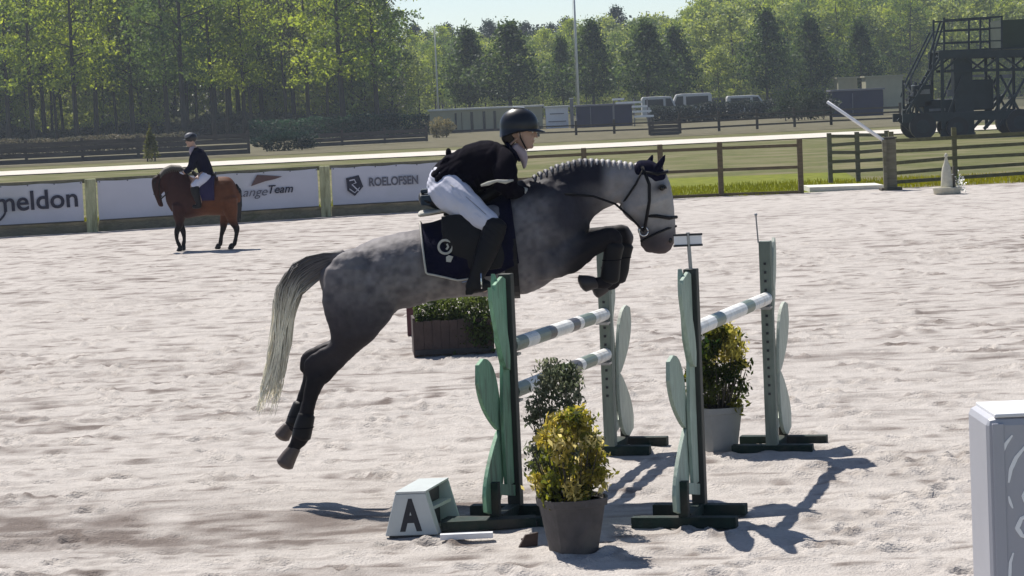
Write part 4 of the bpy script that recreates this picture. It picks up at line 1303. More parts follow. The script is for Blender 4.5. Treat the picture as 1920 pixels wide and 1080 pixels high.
# ------------------------------------------------------------------ white box panel, right foreground
M_pb = paint('white_box_panel', (0.44, 0.44, 0.48), rough=0.45, var=0.04, scale=3, bump=0.03, dirt=(0.41, 0.41, 0.45))
yb, yf = 11.5, 11.02
x0 = at(1813, 757, yb).x
ztop = at(1813, 757, yb).z
t = thing('white_box', 'white box panel with curved leaf strokes cut off by the right edge', 'box panel', (x0 + 0.5, yf, 0))
wB = 1.1
r_ = 0.035
obj('box', MB().box((x0 + wB / 2, (yb + yf) / 2, ztop / 2), (wB, yb - yf, ztop - 0.01)), M_pb, t, bevel=r_)
obj('lit_top', MB().box((x0 + wB / 2 + 0.02, (yb + yf) / 2 - 0.008, ztop + 0.001), (wB - 0.03, yb - yf - 0.03, 0.016)), M_white, t, bevel=0.004)  # sunlit top put into a whiter colour than the box sides
obj('corner_strip', MB().box((x0 + 0.045, yf - 0.001, ztop / 2), (0.05, 0.010, ztop - 0.06)), M_pb, t, bevel=0.004)
def fp(px, py):
    p = at(px, py, yf); return (p.x, p.z)
M_sw = paint('white_stroke_print', (0.95, 0.95, 0.96), rough=0.35, var=0.02, bump=0)
for pts, w in (([(1898, 816), (1886, 832), (1876, 852), (1872, 876)], 0.016), ([(1926, 832), (1905, 858), (1895, 880), (1891, 905)], 0.018),
               ([(1871, 945), (1874, 960), (1882, 974)], 0.012), ([(1891, 930), (1894, 942), (1899, 953)], 0.012), ([(1940, 960), (1915, 972), (1907, 990), (1916, 1004), (1935, 1010)], 0.020),
               ([(1875, 1019), (1881, 1018)], 0.012), ([(1900, 1036), (1894, 1055), (1893, 1085), (1897, 1120)], 0.014), ([(1930, 905), (1918, 930), (1925, 950)], 0.014)):
    mb = MB()
    q = [fp(*p) for p in pts]
    # smooth the stroke
    P_ = []
    for i in range(len(q) - 1):
        for k in range(4):
            P_.append((q[i][0] + (q[i + 1][0] - q[i][0]) * k / 4, q[i][1] + (q[i + 1][1] - q[i][1]) * k / 4))
    P_.append(q[-1])
    stroke(mb, P_, [w * (0.35 + 0.65 * math.sin(math.pi * (i + 0.4) / (len(P_) - 0.2))) for i in range(len(P_))], y=yf - 0.001, depth=0.003)
    obj('leaf_stroke', mb, M_sw, t)
# ------------------------------------------------------------------ animals and riders
def lerp3(a, b, t): return a + (b - a) * t
class Side:
    """side view sculpting plane: photograph pixels on a vertical plane at distance Y; dy = metres away from the viewer"""
    def __init__(s, Y, k=1.0): s.Y, s.s, s.k = Y, Y / 4930.0, k
    def p(s, px, py, dy=0.0):
        q = at(px, py, s.Y); return Vector((q.x, s.Y + dy, q.z))
    def pair(s, a, b, hw, dy=0.0):
        """ring through two outline points a (one side) and b (other side), half width hw"""
        A, B = s.p(*a, dy), s.p(*b, dy)
        return ((A + B) / 2, (A - B) / 2, Vector((0, hw, 0)))
    def limb(s, mb, pts, n=14, sub=3, lat=0.85):
        """pts: (px, py, radius_px, dy[, lateral radius px])"""
        P = [s.p(x[0], x[1], x[3]) for x in pts]
        st = []
        for i, x in enumerate(pts):
            d = (P[min(i + 1, len(P) - 1)] - P[max(i - 1, 0)]); d.y = 0; d.normalize()
            a = Vector((-d.z, 0, d.x)) * x[2] * s.s
            b = Vector((0, (x[4] if len(x) > 4 else x[2] * lat) * s.s, 0))
            st.append((P[i], a, b))
        mb.loft(st, n, sub)

M_coat = paint('grey_dappled_coat', None, rough=0.65, var=0.22, scale=9, bump=0.15, spec=0.15, attr='Col', bump_scale=60)
M_hair = paint('horse_hair', None, rough=0.6, var=0.2, scale=12, bump=0.1, attr='Col')
M_leather = paint('black_leather', (0.008, 0.007, 0.009), rough=0.55, var=0.3, scale=12, bump=0.1, spec=0.22)
M_bleather = paint('brown_leather', (0.05, 0.025, 0.015), rough=0.4, var=0.3, scale=12, bump=0.1)
M_navycl = paint('navy_cloth', (0.006, 0.006, 0.020), rough=0.95, var=0.25, scale=14, bump=0.2, spec=0.06)
M_blackcl = paint('black_cloth', (0.004, 0.003, 0.008), rough=0.95, var=0.3, scale=8, bump=0.35, spec=0.06, bump_scale=14)
M_breech = paint('white_breeches', (0.60, 0.60, 0.70), rough=0.8, var=0.06, scale=6, bump=0.35, bump_scale=16, spec=0.2)
M_skin = paint('skin', (0.42, 0.27, 0.21), rough=0.5, var=0.1, scale=12, bump=0.05, bump_scale=60)
M_hoof = paint('hoof_horn', (0.10, 0.075, 0.065), rough=0.5, var=0.25, scale=10, bump=0.1)
M_eye = paint('dark_eye', (0.008, 0.006, 0.005), rough=0.08, var=0.1, bump=0)
M_teal = paint('dark_teal_cloth', (0.02, 0.035, 0.055), rough=0.8, var=0.2, scale=14, bump=0.15)
M_cream = paint('cream_fleece', (0.55, 0.53, 0.48), rough=0.95, var=0.15, scale=40, bump=0.6)
M_silver = paint('bright_steel', (0.7, 0.7, 0.72), rough=0.25, var=0.05, metal=1.0, bump=0)
M_shirt = paint('white_shirt', (0.42, 0.34, 0.37), rough=0.8, var=0.06, scale=10, bump=0.2)

HY = 17.9
S = Side(HY)
g = S.p(860, 900); horse = thing('horse', 'dappled grey horse in mid-leap over the green and white oxer', 'horse', (g.x, HY, 0))

TR = [((610, 498), (612, 556), .12), ((640, 479), (650, 600), .24), ((690, 452), (705, 600), .285), ((750, 436), (762, 580), .30), ((812, 424), (822, 562), .31),
      ((872, 404), (884, 556), .32), ((930, 378), (944, 556), .31), ((985, 346), (1002, 546), .275), ((1030, 328), (1052, 512), .24), ((1068, 335), (1085, 474), .19), ((1088, 380), (1098, 440), .12)]
NK = [((992, 338), (1062, 505), .19), ((1040, 313), (1096, 440), .145), ((1085, 300), (1112, 410), .115), ((1130, 301), (1136, 392), .098), ((1175, 306), (1162, 380), .088), ((1212, 312), (1188, 372), .082)]
HD = [((1206, 308), (1180, 350), .075), ((1236, 308), (1168, 366), .098), ((1254, 336), (1163, 388), .105), ((1262, 368), (1176, 408), .092), ((1265, 398), (1194, 424), .070), ((1267, 424), (1198, 446), .058), ((1267, 448), (1202, 462), .056), ((1256, 470), (1216, 471), .045)]
mb = MB()
mb.loft([S.pair(*x) for x in TR], 28, 5, 2.15)
mb.loft([S.pair(*x) for x in NK], 22, 5)
mb.loft([S.pair(*x) for x in HD], 22, 5, 2.2)
for dy in (-1, 1):
    y = dy
    # hind quarter and leg; the far leg trails a little behind the near one
    ox, oy = (0, 0) if dy < 0 else (-12, -4)
    st = [((612, 500), (745, 500), .13, .15 * y), ((607, 535), (758, 548), .14, .155 * y), ((608, 575), (740, 588), .13, .15 * y), ((618, 612), (716, 618), .105, .14 * y),
          ((620 + ox * .3, 640), (700 + ox * .3, 636), .08, .13 * y), ((596 + ox * .6, 656 + oy), (674 + ox * .6, 658 + oy), .062, .12 * y), ((574 + ox, 672 + oy), (640 + ox, 692 + oy), .045, .11 * y),
          ((571 + ox, 700 + oy), (616 + ox, 716 + oy), .034, .10 * y)]
    mb.loft([S.pair(*x) for x in st], 16, 4)
    if dy < 0:
        leg = [(598, 700, 19, -.10), (586, 735, 14.5, -.10), (577, 770, 14, -.10), (570, 800, 17, -.10), (565, 818, 17, -.10), (556, 832, 12.5, -.10), (549, 842, 12, -.10)]
        hoof = [(552, 838, 11), (545, 850, 14), (534, 869, 17)]
    else:
        leg = [(588, 692, 19, .10), (577, 725, 14.5, .11), (566, 755, 14, .11), (556, 782, 16, .11), (549, 797, 15, .11), (539, 806, 12, .11), (533, 812, 11, .11)]
        hoof = [(537, 806, 11), (531, 813, 13), (521, 829, 15)]
    S.limb(mb, leg)
    # shoulder, forearm, knee, folded cannon, fetlock
    if dy < 0:
        arm = [(1020, 440, 52, -.15, 24), (1020, 482, 50, -.155, 26), (1062, 476, 37, -.15, 24), (1102, 458, 26, -.14, 21), (1130, 446, 20, -.13, 18), (1146, 441, 17, -.13, 16), (1152, 452, 17, -.13, 16)]
        low = [(1150, 450, 17, -.13), (1146, 475, 12, -.13), (1142, 500, 11, -.13), (1140, 516, 14, -.13), (1132, 528, 13, -.13), (1118, 528, 11, -.13), (1112, 528, 11, -.13)]
    else:
        arm = [(1026, 430, 50, .15, 24), (1032, 474, 46, .155, 26), (1078, 466, 35, .15, 24), (1124, 451, 25, .14, 21), (1156, 443, 20, .13, 18), (1172, 441, 17, .13, 16), (1176, 452, 17, .13, 16)]
        low = [(1174, 450, 17, .13), (1168, 478, 13, .13), (1163, 505, 12, .13), (1158, 522, 14, .13), (1150, 533, 13, .13), (1140, 538, 11, .13), (1134, 540, 10, .13)]
    S.limb(mb, arm)
    S.limb(mb, low)
# jaw, cheek, brow, nostril, lower lip, withers and croup muscle
s = S.s
for y in (-1, 1):
    mb.ball(S.p(1188, 385, .052 * y), (.085, .045, .085))
    mb.ball(S.p(1238, 350, .072 * y), (.045, .035, .04))
    mb.ball(S.p(1253, 447, .036 * y), (.032, .024, .032))
    mb.ball(S.p(1222, 392, .062 * y), (.06, .022, .022), M=Matrix.Rotation(math.radians(60), 3, 'Y'))
    mb.ball(S.p(1055, 415, .12 * y), (.13, .09, .17))
    mb.ball(S.p(668, 520, .15 * y), (.2, .13, .2))
    mb.ball(S.p(925, 450, .16 * y), (.18, .15, .25))
mb.ball(S.p(1222, 466), (.055, .04, .03), M=Matrix.Rotation(math.radians(-10), 3, 'Y'))
mb.ball(S.p(985, 352), (.2, .06, .06), M=Matrix.Rotation(math.radians(-12), 3, 'Y'))
# ears
for y in (-1, 1):
    ox = 0 if y < 0 else -20
    a, b = S.p(1231 + ox, 314, .055 * y), S.p(1244 + ox, 293, .075 * y)
    mb.loft([(a, Vector((.032, 0, .01)), Vector((0, .026, 0))), (a.lerp(b, .5), Vector((.028, 0, .01)), Vector((0, .018, 0))), (b, Vector((.006, 0, 0)), Vector((0, .006, 0)))], 10, 3)
body = fuse(mb, 0.011, 8, 0.5, 'body')
def px_of(co):
    """photograph pixel of points, for placing coat markings"""
    Mi = np.array(CAMM.inverted())
    h = np.c_[co, np.ones(len(co))] @ Mi.T
    return 960 - h[:, 0] / h[:, 2] * 4930, 540 + h[:, 1] / h[:, 2] * 4930
def sm(x, a, b):
    t = np.clip((x - a) / (b - a), 0, 1); return t * t * (3 - 2 * t)
def coat(co):
    X, Y = px_of(co)
    base = np.array([.165, .152, .158])[None, :] * np.ones((len(co), 1))
    dark = np.array([.030, .028, .040]); blk = np.array([.012, .010, .013]); lite = np.array([.30, .28, .285]); brown = np.array([.10, .075, .075])
    def mixin(c, w):
        nonlocal base
        base = base * (1 - w[:, None]) + c * w[:, None]
    # dapples
    n = vnoise(X * 0.055 + 50, Y * 0.055 + 50, 21); n2 = vnoise(X * 0.018 + 50, Y * 0.018 + 50, 22)
    mixin(dark, np.clip(0.52 - n, 0, 1) * 0.9)
    dp = vnoise(X * .13 + 20, Y * .13 + 20, 27); ring = np.clip((dp - .52) * 5, 0, 1) * (0.5 + 0.5 * n2)
    mixin(lite, ring * .28 * (X < 1060))
    mixin(dark, np.clip((.36 - dp) * 5, 0, 1) * .25)
    mixin(lite, np.clip(n2 - 0.55, 0, 1) * 0.7)
    # dark shoulder and neck base, dark hindquarter low down
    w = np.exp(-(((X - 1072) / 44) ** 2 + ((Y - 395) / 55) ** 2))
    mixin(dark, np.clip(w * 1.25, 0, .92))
    # dark crest and mane side of the neck
    mixin(np.array([.012, .011, .020]), sm(X, 955, 985) * (1 - sm(X, 1120, 1200)) * (1 - sm(Y + 0.15 * (X - 1000), 350, 385)) * .95)
    mixin(np.array([.02, .019, .03]), sm(X, 1120, 1150) * (1 - sm(X, 1190, 1215)) * (1 - sm(Y + 0.25 * (X - 1130), 330, 362)) * (Y > 312) * .55)
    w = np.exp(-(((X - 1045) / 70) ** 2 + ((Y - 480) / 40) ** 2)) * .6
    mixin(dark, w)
    mixin(dark, sm(Y, 520, 610) * (X < 800) * .85)
    mixin(np.array([.035, .03, .035]), sm(Y, 590, 650) * (X < 800))
    mixin(blk, sm(Y, 660, 720) * (X < 800))
    mixin(blk, sm(X + 0.45 * (Y - 440), 1062, 1110) * (Y > 412) * sm(Y, 400, 425) * (1 - sm(X - (Y - 440) * 0.3, 1172, 1186)))
    mixin(lite, sm(X, 1120, 1150) * (1 - sm(Y, 385, 430)) * .8)
    mixin(np.array([.40, .38, .37]), sm(X, 1195, 1225) * (1 - sm(Y, 410, 440)) * .75)
    mixin(brown, sm(Y, 430, 452) * (X > 1190) * .9)
    mixin(np.array([.04, .035, .04]), np.exp(-(((X - 1225) / 15) ** 2 + ((Y - 455) / 18) ** 2)) * .7)
    mixin(lite, np.exp(-(((X - 1234) / 16) ** 2 + ((Y - 416) / 12) ** 2)) * .6)
    mixin(dark, np.exp(-(((X - 1236) / 14) ** 2 + ((Y - 352) / 11) ** 2)) * .8)
    return base
def muscles(co):
    X, Y = px_of(co)
    d = np.zeros(len(co))
    def line(pts, w, h):
        nonlocal d
        P = np.array(pts, float); best = np.full(len(co), 1e9)
        for a, b in zip(P[:-1], P[1:]):
            ab = b - a; t = np.clip(((X - a[0]) * ab[0] + (Y - a[1]) * ab[1]) / (ab @ ab), 0, 1)
            best = np.minimum(best, (X - a[0] - ab[0] * t) ** 2 + (Y - a[1] - ab[1] * t) ** 2)
        d += h * np.exp(-best / w ** 2)
    line([(1000, 370), (1012, 420), (1036, 475), (1020, 505)], 9, -.010)
    line([(1040, 345), (1075, 395), (1092, 440)], 10, -.007)
    line([(1165, 352), (1130, 378), (1100, 412)], 7, -.009)
    line([(1150, 330), (1100, 345), (1050, 365)], 12, .006)
    line([(752, 500), (742, 545), (752, 585)], 10, -.013)
    line([(700, 470), (690, 520), (672, 570), (655, 620)], 11, -.009)
    line([(650, 490), (640, 540), (645, 600)], 12, .008)
    line([(660, 640), (632, 668), (600, 690)], 6, -.006)
    line([(1075, 465), (1110, 452), (1140, 443)], 6, -.006)
    line([(1050, 500), (1090, 476), (1125, 458)], 6, .006)
    line([(1196, 385), (1225, 382), (1252, 372)], 5, .006)
    line([(1200, 396), (1228, 400), (1256, 402)], 5, -.004)
    line([(1243, 372), (1240, 405), (1244, 432)], 4, .004)
    line([(612, 640), (596, 662), (584, 690), (572, 740)], 4, .004)
    for i in range(7):
        line([(770 + i * 24, 470), (776 + i * 24, 530)], 6, -.003)
    d += (vnoise(X * .06 + 40, Y * .06 + 40, 51) - .5) * .007 + (vnoise(X * .17 + 40, Y * .17 + 40, 52) - .5) * .0035
    return d
displace(body, muscles)
colour(body, coat)
obj('body', body, M_coat, horse, smooth=True)

# functions that find the near or far surface of the barrel
def barrel(px, side=-1, off=0.0, v=None, rows=TR):
    tops = np.array([t[0] for t in rows], float); bots = np.array([t[1] for t in rows], float); hw = np.array([t[2] for t in rows])
    top = np.array([np.interp(px, tops[:, 0], tops[:, i]) for i in (0, 1)])
    # pair top and bottom by index so the section leans as the body does
    idx = np.interp(px, tops[:, 0], np.arange(len(rows)))
    bot = np.array([np.interp(idx, np.arange(len(rows)), bots[:, i]) for i in (0, 1)])
    h = np.interp(idx, np.arange(len(rows)), hw)
    A, B = S.p(*top), S.p(*bot)
    c = (A + B) / 2; a = (A - B) / 2
    a = a * (1 + off / a.length)
    ang = v
    return c + a * math.cos(ang) + Vector((0, side * (h + off) * math.sin(ang), 0))

def shell(rowsfn, nu, nv, thick):
    """closed sheet of given thickness from a point function f(u, v, off)"""
    mb = MB(); vs = []
    for off in (thick, 0.0):
        for j in range(nv + 1):
            for i in range(nu + 1):
                vs.append(rowsfn(i / nu, j / nv, off))
    n0 = (nu + 1) * (nv + 1); fs = []
    for j in range(nv):
        for i in range(nu):
            q = j * (nu + 1) + i
            fs.append((q, q + nu + 1, q + nu + 2, q + 1)); fs.append((q + n0, q + 1 + n0, q + nu + 2 + n0, q + nu + 1 + n0))
    for i in range(nu):
        for q in (i, nv * (nu + 1) + i):
            fs.append((q, q + 1, q + 1 + n0, q + n0))
    for j in range(nv):
        for q in (j * (nu + 1), j * (nu + 1) + nu):
            fs.append((q, q + nu + 1, q + nu + 1 + n0, q + n0))
    mb.add(vs, fs)
    return mb
TH = 2.02
def padf(u, v, off):
    ang = (v * 2 - 1)
    sd = -1 if ang < 0 else 1
    a = abs(ang) * TH * (1.0 - 0.16 * max(0, (0.35 - u)) / 0.35 * abs(ang) - 0.2 * max(0, u - 0.7) * abs(ang))
    px = 786 + u * 168 + 8 * abs(ang)
    return barrel(px, sd, 0.015 + off, a)
obj('saddle_pad', (pm := shell(padf, 26, 48, 0.014)), M_navycl, horse, smooth=True)
pad = [o for o in horse.children if o.name.startswith('saddle_pad')][0]
# light piping round the pad's edge
for nm, off in (('piping', 0.032),):
    for sd in (0.0, 1.0):
        pts = [padf(0.012, 0.5 + (sd - 0.5) * t, off) for t in np.linspace(0.1, 0.97, 16)] + [padf(u, 0.5 + (sd - 0.5) * 0.985, off) for u in np.linspace(0.03, 0.6, 12)]
        obj(nm, MB().tube(pts, 0.0065, 6), M_cream, pad, smooth=True)
def pad_surface(px, py, off):
    """nearest pad point to a pixel on the near side"""
    best = None
    for i in range(40):
        for j in range(60):
            q = padf(i / 39, 0.5 - 0.5 * j / 59, off)
            r = (q - S.p(px, py)); r.y = 0
            if best is None or r.length < best[0]: best = (r.length, q)
    return best[1]
c = pad_surface(838, 457, 0.034)
mb = MB()
ring = [c + Vector((0.045 * math.cos(t), 0, 0.045 * math.sin(t))) for t in np.linspace(0.7, 6.4, 26)]
mb.tube(ring, 0.009, 6)
mb.tube([c + Vector((0.006, 0, -.018)), c + Vector((0.02, 0, .0)), c + Vector((0.012, 0, .02))], 0.008, 6)
c2 = pad_surface(843, 480, 0.034)
mb.prism([c2 + Vector(p) for p in ((-.02, -.004, -.02), (.01, -.004, -.025), (.028, -.004, .012), (.0, -.004, .022), (-.02, -.004, .012))], (0, .008, 0))
obj('emblem', mb, M_cream, pad)
# cream fleece and saddle
mb = MB()
mb.loft([(barrel(px, 1, 0.05, 0.0) + Vector((0, 0, dz)), Vector((0, 0, .022)), Vector((0, .17, 0))) for px, dz in ((788, .05), (815, .045), (845, .03), (875, .03))], 16, 4)
obj('fleece', fuse(mb, 0.012, 3, name='fleece'), M_cream, horse, smooth=True)
mb = MB()
mb.loft([(S.p(790, 372), Vector((0, 0, .045)), Vector((0, .15, 0))), (S.p(806, 378), Vector((0, 0, .035)), Vector((0, .16, 0))), (S.p(835, 388), Vector((0, 0, .04)), Vector((0, .14, 0))), (S.p(870, 383), Vector((0, 0, .05)), Vector((0, .12, 0))), (S.p(915, 365), Vector((0, 0, .055)), Vector((0, .11, 0))), (S.p(948, 342), Vector((0, 0, .05)), Vector((0, .09, 0)))], 18, 5)
for y in (-1, 1):
    st = []
    for px, py, r_ in ((845, 400, 30), (862, 440, 42), (878, 475, 40), (890, 498, 26)):
        q = S.p(px + 20, py); st.append((Vector((q.x, HY + y * (.30 + .03 * (py > 420)), q.z)), Vector((r_ * s * 1.25, 0, 0)), Vector((0, .022, 0))))
    mb.loft(st, 16, 4)
obj('saddle', fuse(mb, 0.011, 4, name='saddle'), M_leather, horse, smooth=True)
mb = MB(); mb.box(S.p(796, 358), (.05, .2, .03)); mb.box(S.p(800, 374), (.075, .30, .07))
obj('cantle', mb, M_teal, horse, bevel=0.012)
# girth
gx = [barrel(948, sd, 0.02, a) for sd, a in [(-1, t) for t in np.linspace(1.4, 3.14, 10)] + [(1, t) for t in np.linspace(3.0, 1.4, 9)]]
mb = MB()
for p, q in zip(gx[:-1], gx[1:]):
    mb.beam(p, q, 0.09, 0.012, up=(q - p).cross(Vector((1, 0, 0))))
obj('girth', mb, M_leather, horse)

def strap(name, pts, w, mat, th=0.006, parent=None):
    return obj(name, MB().tube([S.p(*p) for p in pts], w, 8, caps=True), mat, parent or horse, smooth=True)
bri = obj('bridle', MB().tube([S.p(1203, 312, -.085), S.p(1216, 345, -.105), S.p(1216, 375, -.108), S.p(1212, 402, -.088), S.p(1207, 430, -.066)], 0.011, 8), M_leather, horse, smooth=True)
obj('cheekpiece', MB().tube([S.p(1203, 312, .085), S.p(1216, 345, .105), S.p(1216, 375, .108), S.p(1212, 402, .088), S.p(1207, 430, .066)], 0.011, 8), M_leather, bri, smooth=True)
obj('noseband', MB().tube([S.p(1196, 412, 0), S.p(1206, 404, -.062), S.p(1230, 404, -.08), S.p(1254, 408, -.062), S.p(1268, 407, 0), S.p(1254, 408, .062), S.p(1230, 404, .08), S.p(1206, 404, .062), S.p(1196, 412, 0)], 0.012, 8), M_leather, bri, smooth=True)
obj('flash_strap', MB().tube([S.p(1268, 424, 0), S.p(1250, 428, -.058), S.p(1222, 440, -.066), S.p(1202, 452, -.03), S.p(1202, 452, .03), S.p(1222, 440, .066), S.p(1250, 428, .058), S.p(1268, 424, 0)], 0.008, 8), M_leather, bri, smooth=True)
obj('browband', MB().tube([S.p(1206, 322, -.092), S.p(1232, 326, -.095), S.p(1250, 322, -.04), S.p(1252, 321, .04), S.p(1232, 326, .095), S.p(1206, 322, .092)], 0.011, 8), M_leather, bri, smooth=True)
obj('throatlatch', MB().tube([S.p(1204, 318, -.09), S.p(1190, 345, -.1), S.p(1172, 372, -.085), S.p(1163, 388, 0), S.p(1172, 372, .085), S.p(1190, 345, .1)], 0.007, 8), M_leather, bri, smooth=True)
for y in (-1, 1):
    c = S.p(1206, 433, .068 * y)
    obj('bit_ring', MB().tube([c + Vector((.03 * math.cos(t), 0, .03 * math.sin(t))) for t in np.linspace(0, 6.283, 20)], 0.005, 6), M_silver, bri, smooth=True)
# navy ear bonnet with darker forelock area
mb = MB()
mb.loft([S.pair((1200, 300), (1188, 336), .086), S.pair((1224, 302), (1200, 345), .098), S.pair((1246, 320), (1214, 350), .098), S.pair((1252, 338), (1232, 352), .06)], 18, 5)
for y in (-1, 1):
    ox = 0 if y < 0 else -20
    a, b = S.p(1230 + ox, 318, .056 * y), S.p(1245 + ox, 290, .077 * y)
    mb.loft([(a, Vector((.038, 0, .01)), Vector((0, .03, 0))), (a.lerp(b, .5), Vector((.033, 0, .01)), Vector((0, .022, 0))), (b, Vector((.008, 0, 0)), Vector((0, .008, 0)))], 10, 3)
obj('ear_bonnet', fuse(mb, 0.008, 5, name='ear_bonnet'), M_navycl, horse, smooth=True)
for y in (-1, 1):
    e = obj('eye', MB().ball(S.p(1240, 352, .098 * y), (.021, .014, .017), 14, 10), M_eye, horse, smooth=True)
    obj('eyelid', MB().tube([S.p(1240, 352, .098 * y) + Vector((.026 * math.cos(t), 0.004 * y, .021 * math.sin(t))) for t in np.linspace(-0.2, 3.4, 12)], 0.006, 6), paint('dark_lid', (.03, .028, .03), bump=0), e, smooth=True)
    obj('nostril', MB().ball(S.p(1256, 450, .052 * y), (.014, .008, .019), 10, 8), M_eye, horse, smooth=True)
# braided mane: knots along the crest, paler forward as painted rim light
mb = MB(); cr = [(1000, 328), (1040, 309), (1085, 297), (1130, 298), (1175, 303), (1200, 306)]
cx_ = np.array(cr, float)
for i in range(19):
    px = 1002 + i * 10.6
    p = S.p(px, np.interp(px, cx_[:, 0], cx_[:, 1]) + 1, -.012)
    k = random.uniform(.75, 1.15); a = random.uniform(-.5, .5)
    mb.ball(p + Vector((0, 0, -.010)), (.020 * k, .020, .015 * k), 10, 7, Matrix.Rotation(a, 3, 'Y'))
    mb.tube([p + Vector((0, -.01, -.005)), p + Vector((.004 * a, -.035, -.02)), p + Vector((.01 * a, -.06, -.045 * k))], [0.013, 0.010, .004], 6)
m = mb.mesh('mane'); colour(m, lambda co: (np.array([.16, .155, .17]) * np.ones((len(co), 1)) + sm(px_of(co)[0], 1090, 1130)[:, None] * np.array([.22, .21, .20])))
obj('mane', m, M_hair, horse, smooth=True)

# tail: hundreds of hair locks over a short dock
rr = random.Random(4)
mb = MB()
core = [(640, 480), (612, 484), (582, 495), (556, 515), (540, 545), (532, 590), (526, 640), (516, 690), (504, 745)]
wid = [8, 13, 19, 25, 26, 19, 13, 9, 4]
for i in range(520):
    a = rr.uniform(-1, 1); b = rr.uniform(-1, 1); L = 0.42 + 0.60 * rr.random() ** 0.8 if i % 6 else rr.uniform(0.9, 1.08)
    sag = rr.random()
    pts = []
    n = 9
    for k in range(n):
        t = k / (n - 1) * L * (len(core) - 1)
        j = min(int(t), len(core) - 2); f = t - j
        x = core[j][0] + (core[j + 1][0] - core[j][0]) * f; y = core[j][1] + (core[j + 1][1] - core[j][1]) * f
        w = wid[j] + (wid[j + 1] - wid[j]) * f
        # across the bend of the tail hair hangs below the dock
        drop = max(0, a) * (20 * math.sin(math.pi * min(1, t / 4.5))) * sag
        fly = math.sin(i * 7.3) * max(0, t - 2.5) ** 1.5 * 1.3
        pts.append(S.p(x + fly + a * w * (0.35 if t < 3 else 0.8) + 2 * math.sin(t * 2 + i) * (t / 5), y + a * w * (0.8 if t < 3 else 0.15) + drop * 1.2, b * w * 0.0032))
    mb.tube(pts, [0.0014 + 0.0030 * math.sin(math.pi * min(1, (k + .6) / n)) for k in range(n)], 4, caps=False)
mb2 = MB()
S.limb(mb, [(645, 480, 12, 0), (620, 484, 13, 0), (592, 492, 11, 0), (568, 508, 7, 0)], 10)
m = mb.mesh('tail')
def tailcol(co):
    X, Y = px_of(co)
    t = sm(Y, 500, 610)[:, None]
    a = np.array([.15, .135, .135]); b = np.array([.85, .80, .66])
    n = vnoise(X * .5, Y * .03, 33)[:, None]
    return (a * (1 - t) + b * t) * (0.65 + 0.7 * n)
colour(m, tailcol)
o = obj('tail', m, M_hair, horse, smooth=True)

# hooves and leg boots
for dy, hs in ((-.10, [(555, 836, 12), (546, 849, 15), (536, 867, 18)]), (.11, [(541, 802, 12), (534, 811, 14), (526, 823, 16)])):
    mb = MB()
    mb.loft([(S.p(x, y, dy), Vector((r * s * .82, 0, -r * s * .5)), Vector((0, r * s * .85, 0))) for x, y, r in hs], 16, 4)
    obj('hoof', mb, M_hoof, horse, smooth=True)
for dy, hs in ((-.13, [(1117, 527, 11.5), (1106, 527, 14), (1091, 529, 17)]), (.13, [(1138, 539, 11), (1130, 543, 13), (1118, 548, 15)])):
    mb = MB()
    mb.loft([(S.p(x, y, dy), Vector((r * s * .35, 0, -r * s * .95)), Vector((0, r * s * .85, 0))) for x, y, r in hs], 16, 4)
    obj('hoof', mb, paint('dark_hoof', (.03, .024, .026), rough=.45, var=.2, bump=.05), horse, smooth=True)
for nm, pts in (('leg_boot', [(1150, 458, 19, -.13), (1146, 485, 17, -.13), (1143, 510, 18, -.13), (1141, 522, 18, -.13)]),
                ('leg_boot', [(1172, 462, 18, .13), (1167, 485, 17, .13), (1163, 508, 18, .13), (1158, 526, 17, .13)]),
                ('leg_boot', [(577, 775, 16, -.10), (571, 798, 18, -.10), (567, 816, 18, -.10)]),
                ('leg_boot', [(563, 762, 16, .11), (556, 783, 18, .11), (551, 798, 18, .11)])):
    mb = MB(); S.limb(mb, pts, 16, 4, 1.0)
    q = obj(nm, mb, M_leather, horse, smooth=True)
    x, y, r, dy = pts[1]
    obj('strap', MB().tube([S.p(x, y, dy) + Vector((math.cos(t) * (r + 1.2) * s, math.sin(t) * (r + 1.2) * s, 0)) for t in np.linspace(0, 6.283, 18)], 0.003, 6), M_blackcl, q)

# ---------------------------------------------------------------- the jumping rider
RG = S.p(900, 400)
rider = thing('person', 'rider in black jacket, white breeches and black helmet crouched over the grey horse', 'person', (RG.x, HY, RG.z))
def hand(mb, w, d, up, inn, k=1.0):
    """fist closed on the reins: wrist w, forearm direction d, thumb side up, palm facing inn"""
    d, up, inn = d.normalized(), up.normalized(), inn.normalized()
    def P(a, b, c): return w + (d * a + up * b + inn * c) * k
    mb.loft([(P(-.01, 0, 0), up * .026 * k, inn * .020 * k), (P(.03, 0, 0), up * .038 * k, inn * .017 * k), (P(.075, 0, 0), up * .040 * k, inn * .015 * k)], 12, 3)
    for i, (b, L) in enumerate(((.031, .95), (.011, 1.05), (-.010, 1.0), (-.030, .82))):
        pts = [P(.070, b, 0), P(.070 + .030 * L, b, .012), P(.070 + .028 * L, b, .038), P(.060, b, .046), P(.045, b, .032)]
        mb.tube(pts, [.0095 * k, .009 * k, .0085 * k, .008 * k, .0065 * k], 8)
    mb.tube([P(.012, .030, .008), P(.035, .046, .018), P(.060, .050, .024), P(.080, .045, .030)], [.012 * k, .011 * k, .0095 * k, .007 * k], 8)

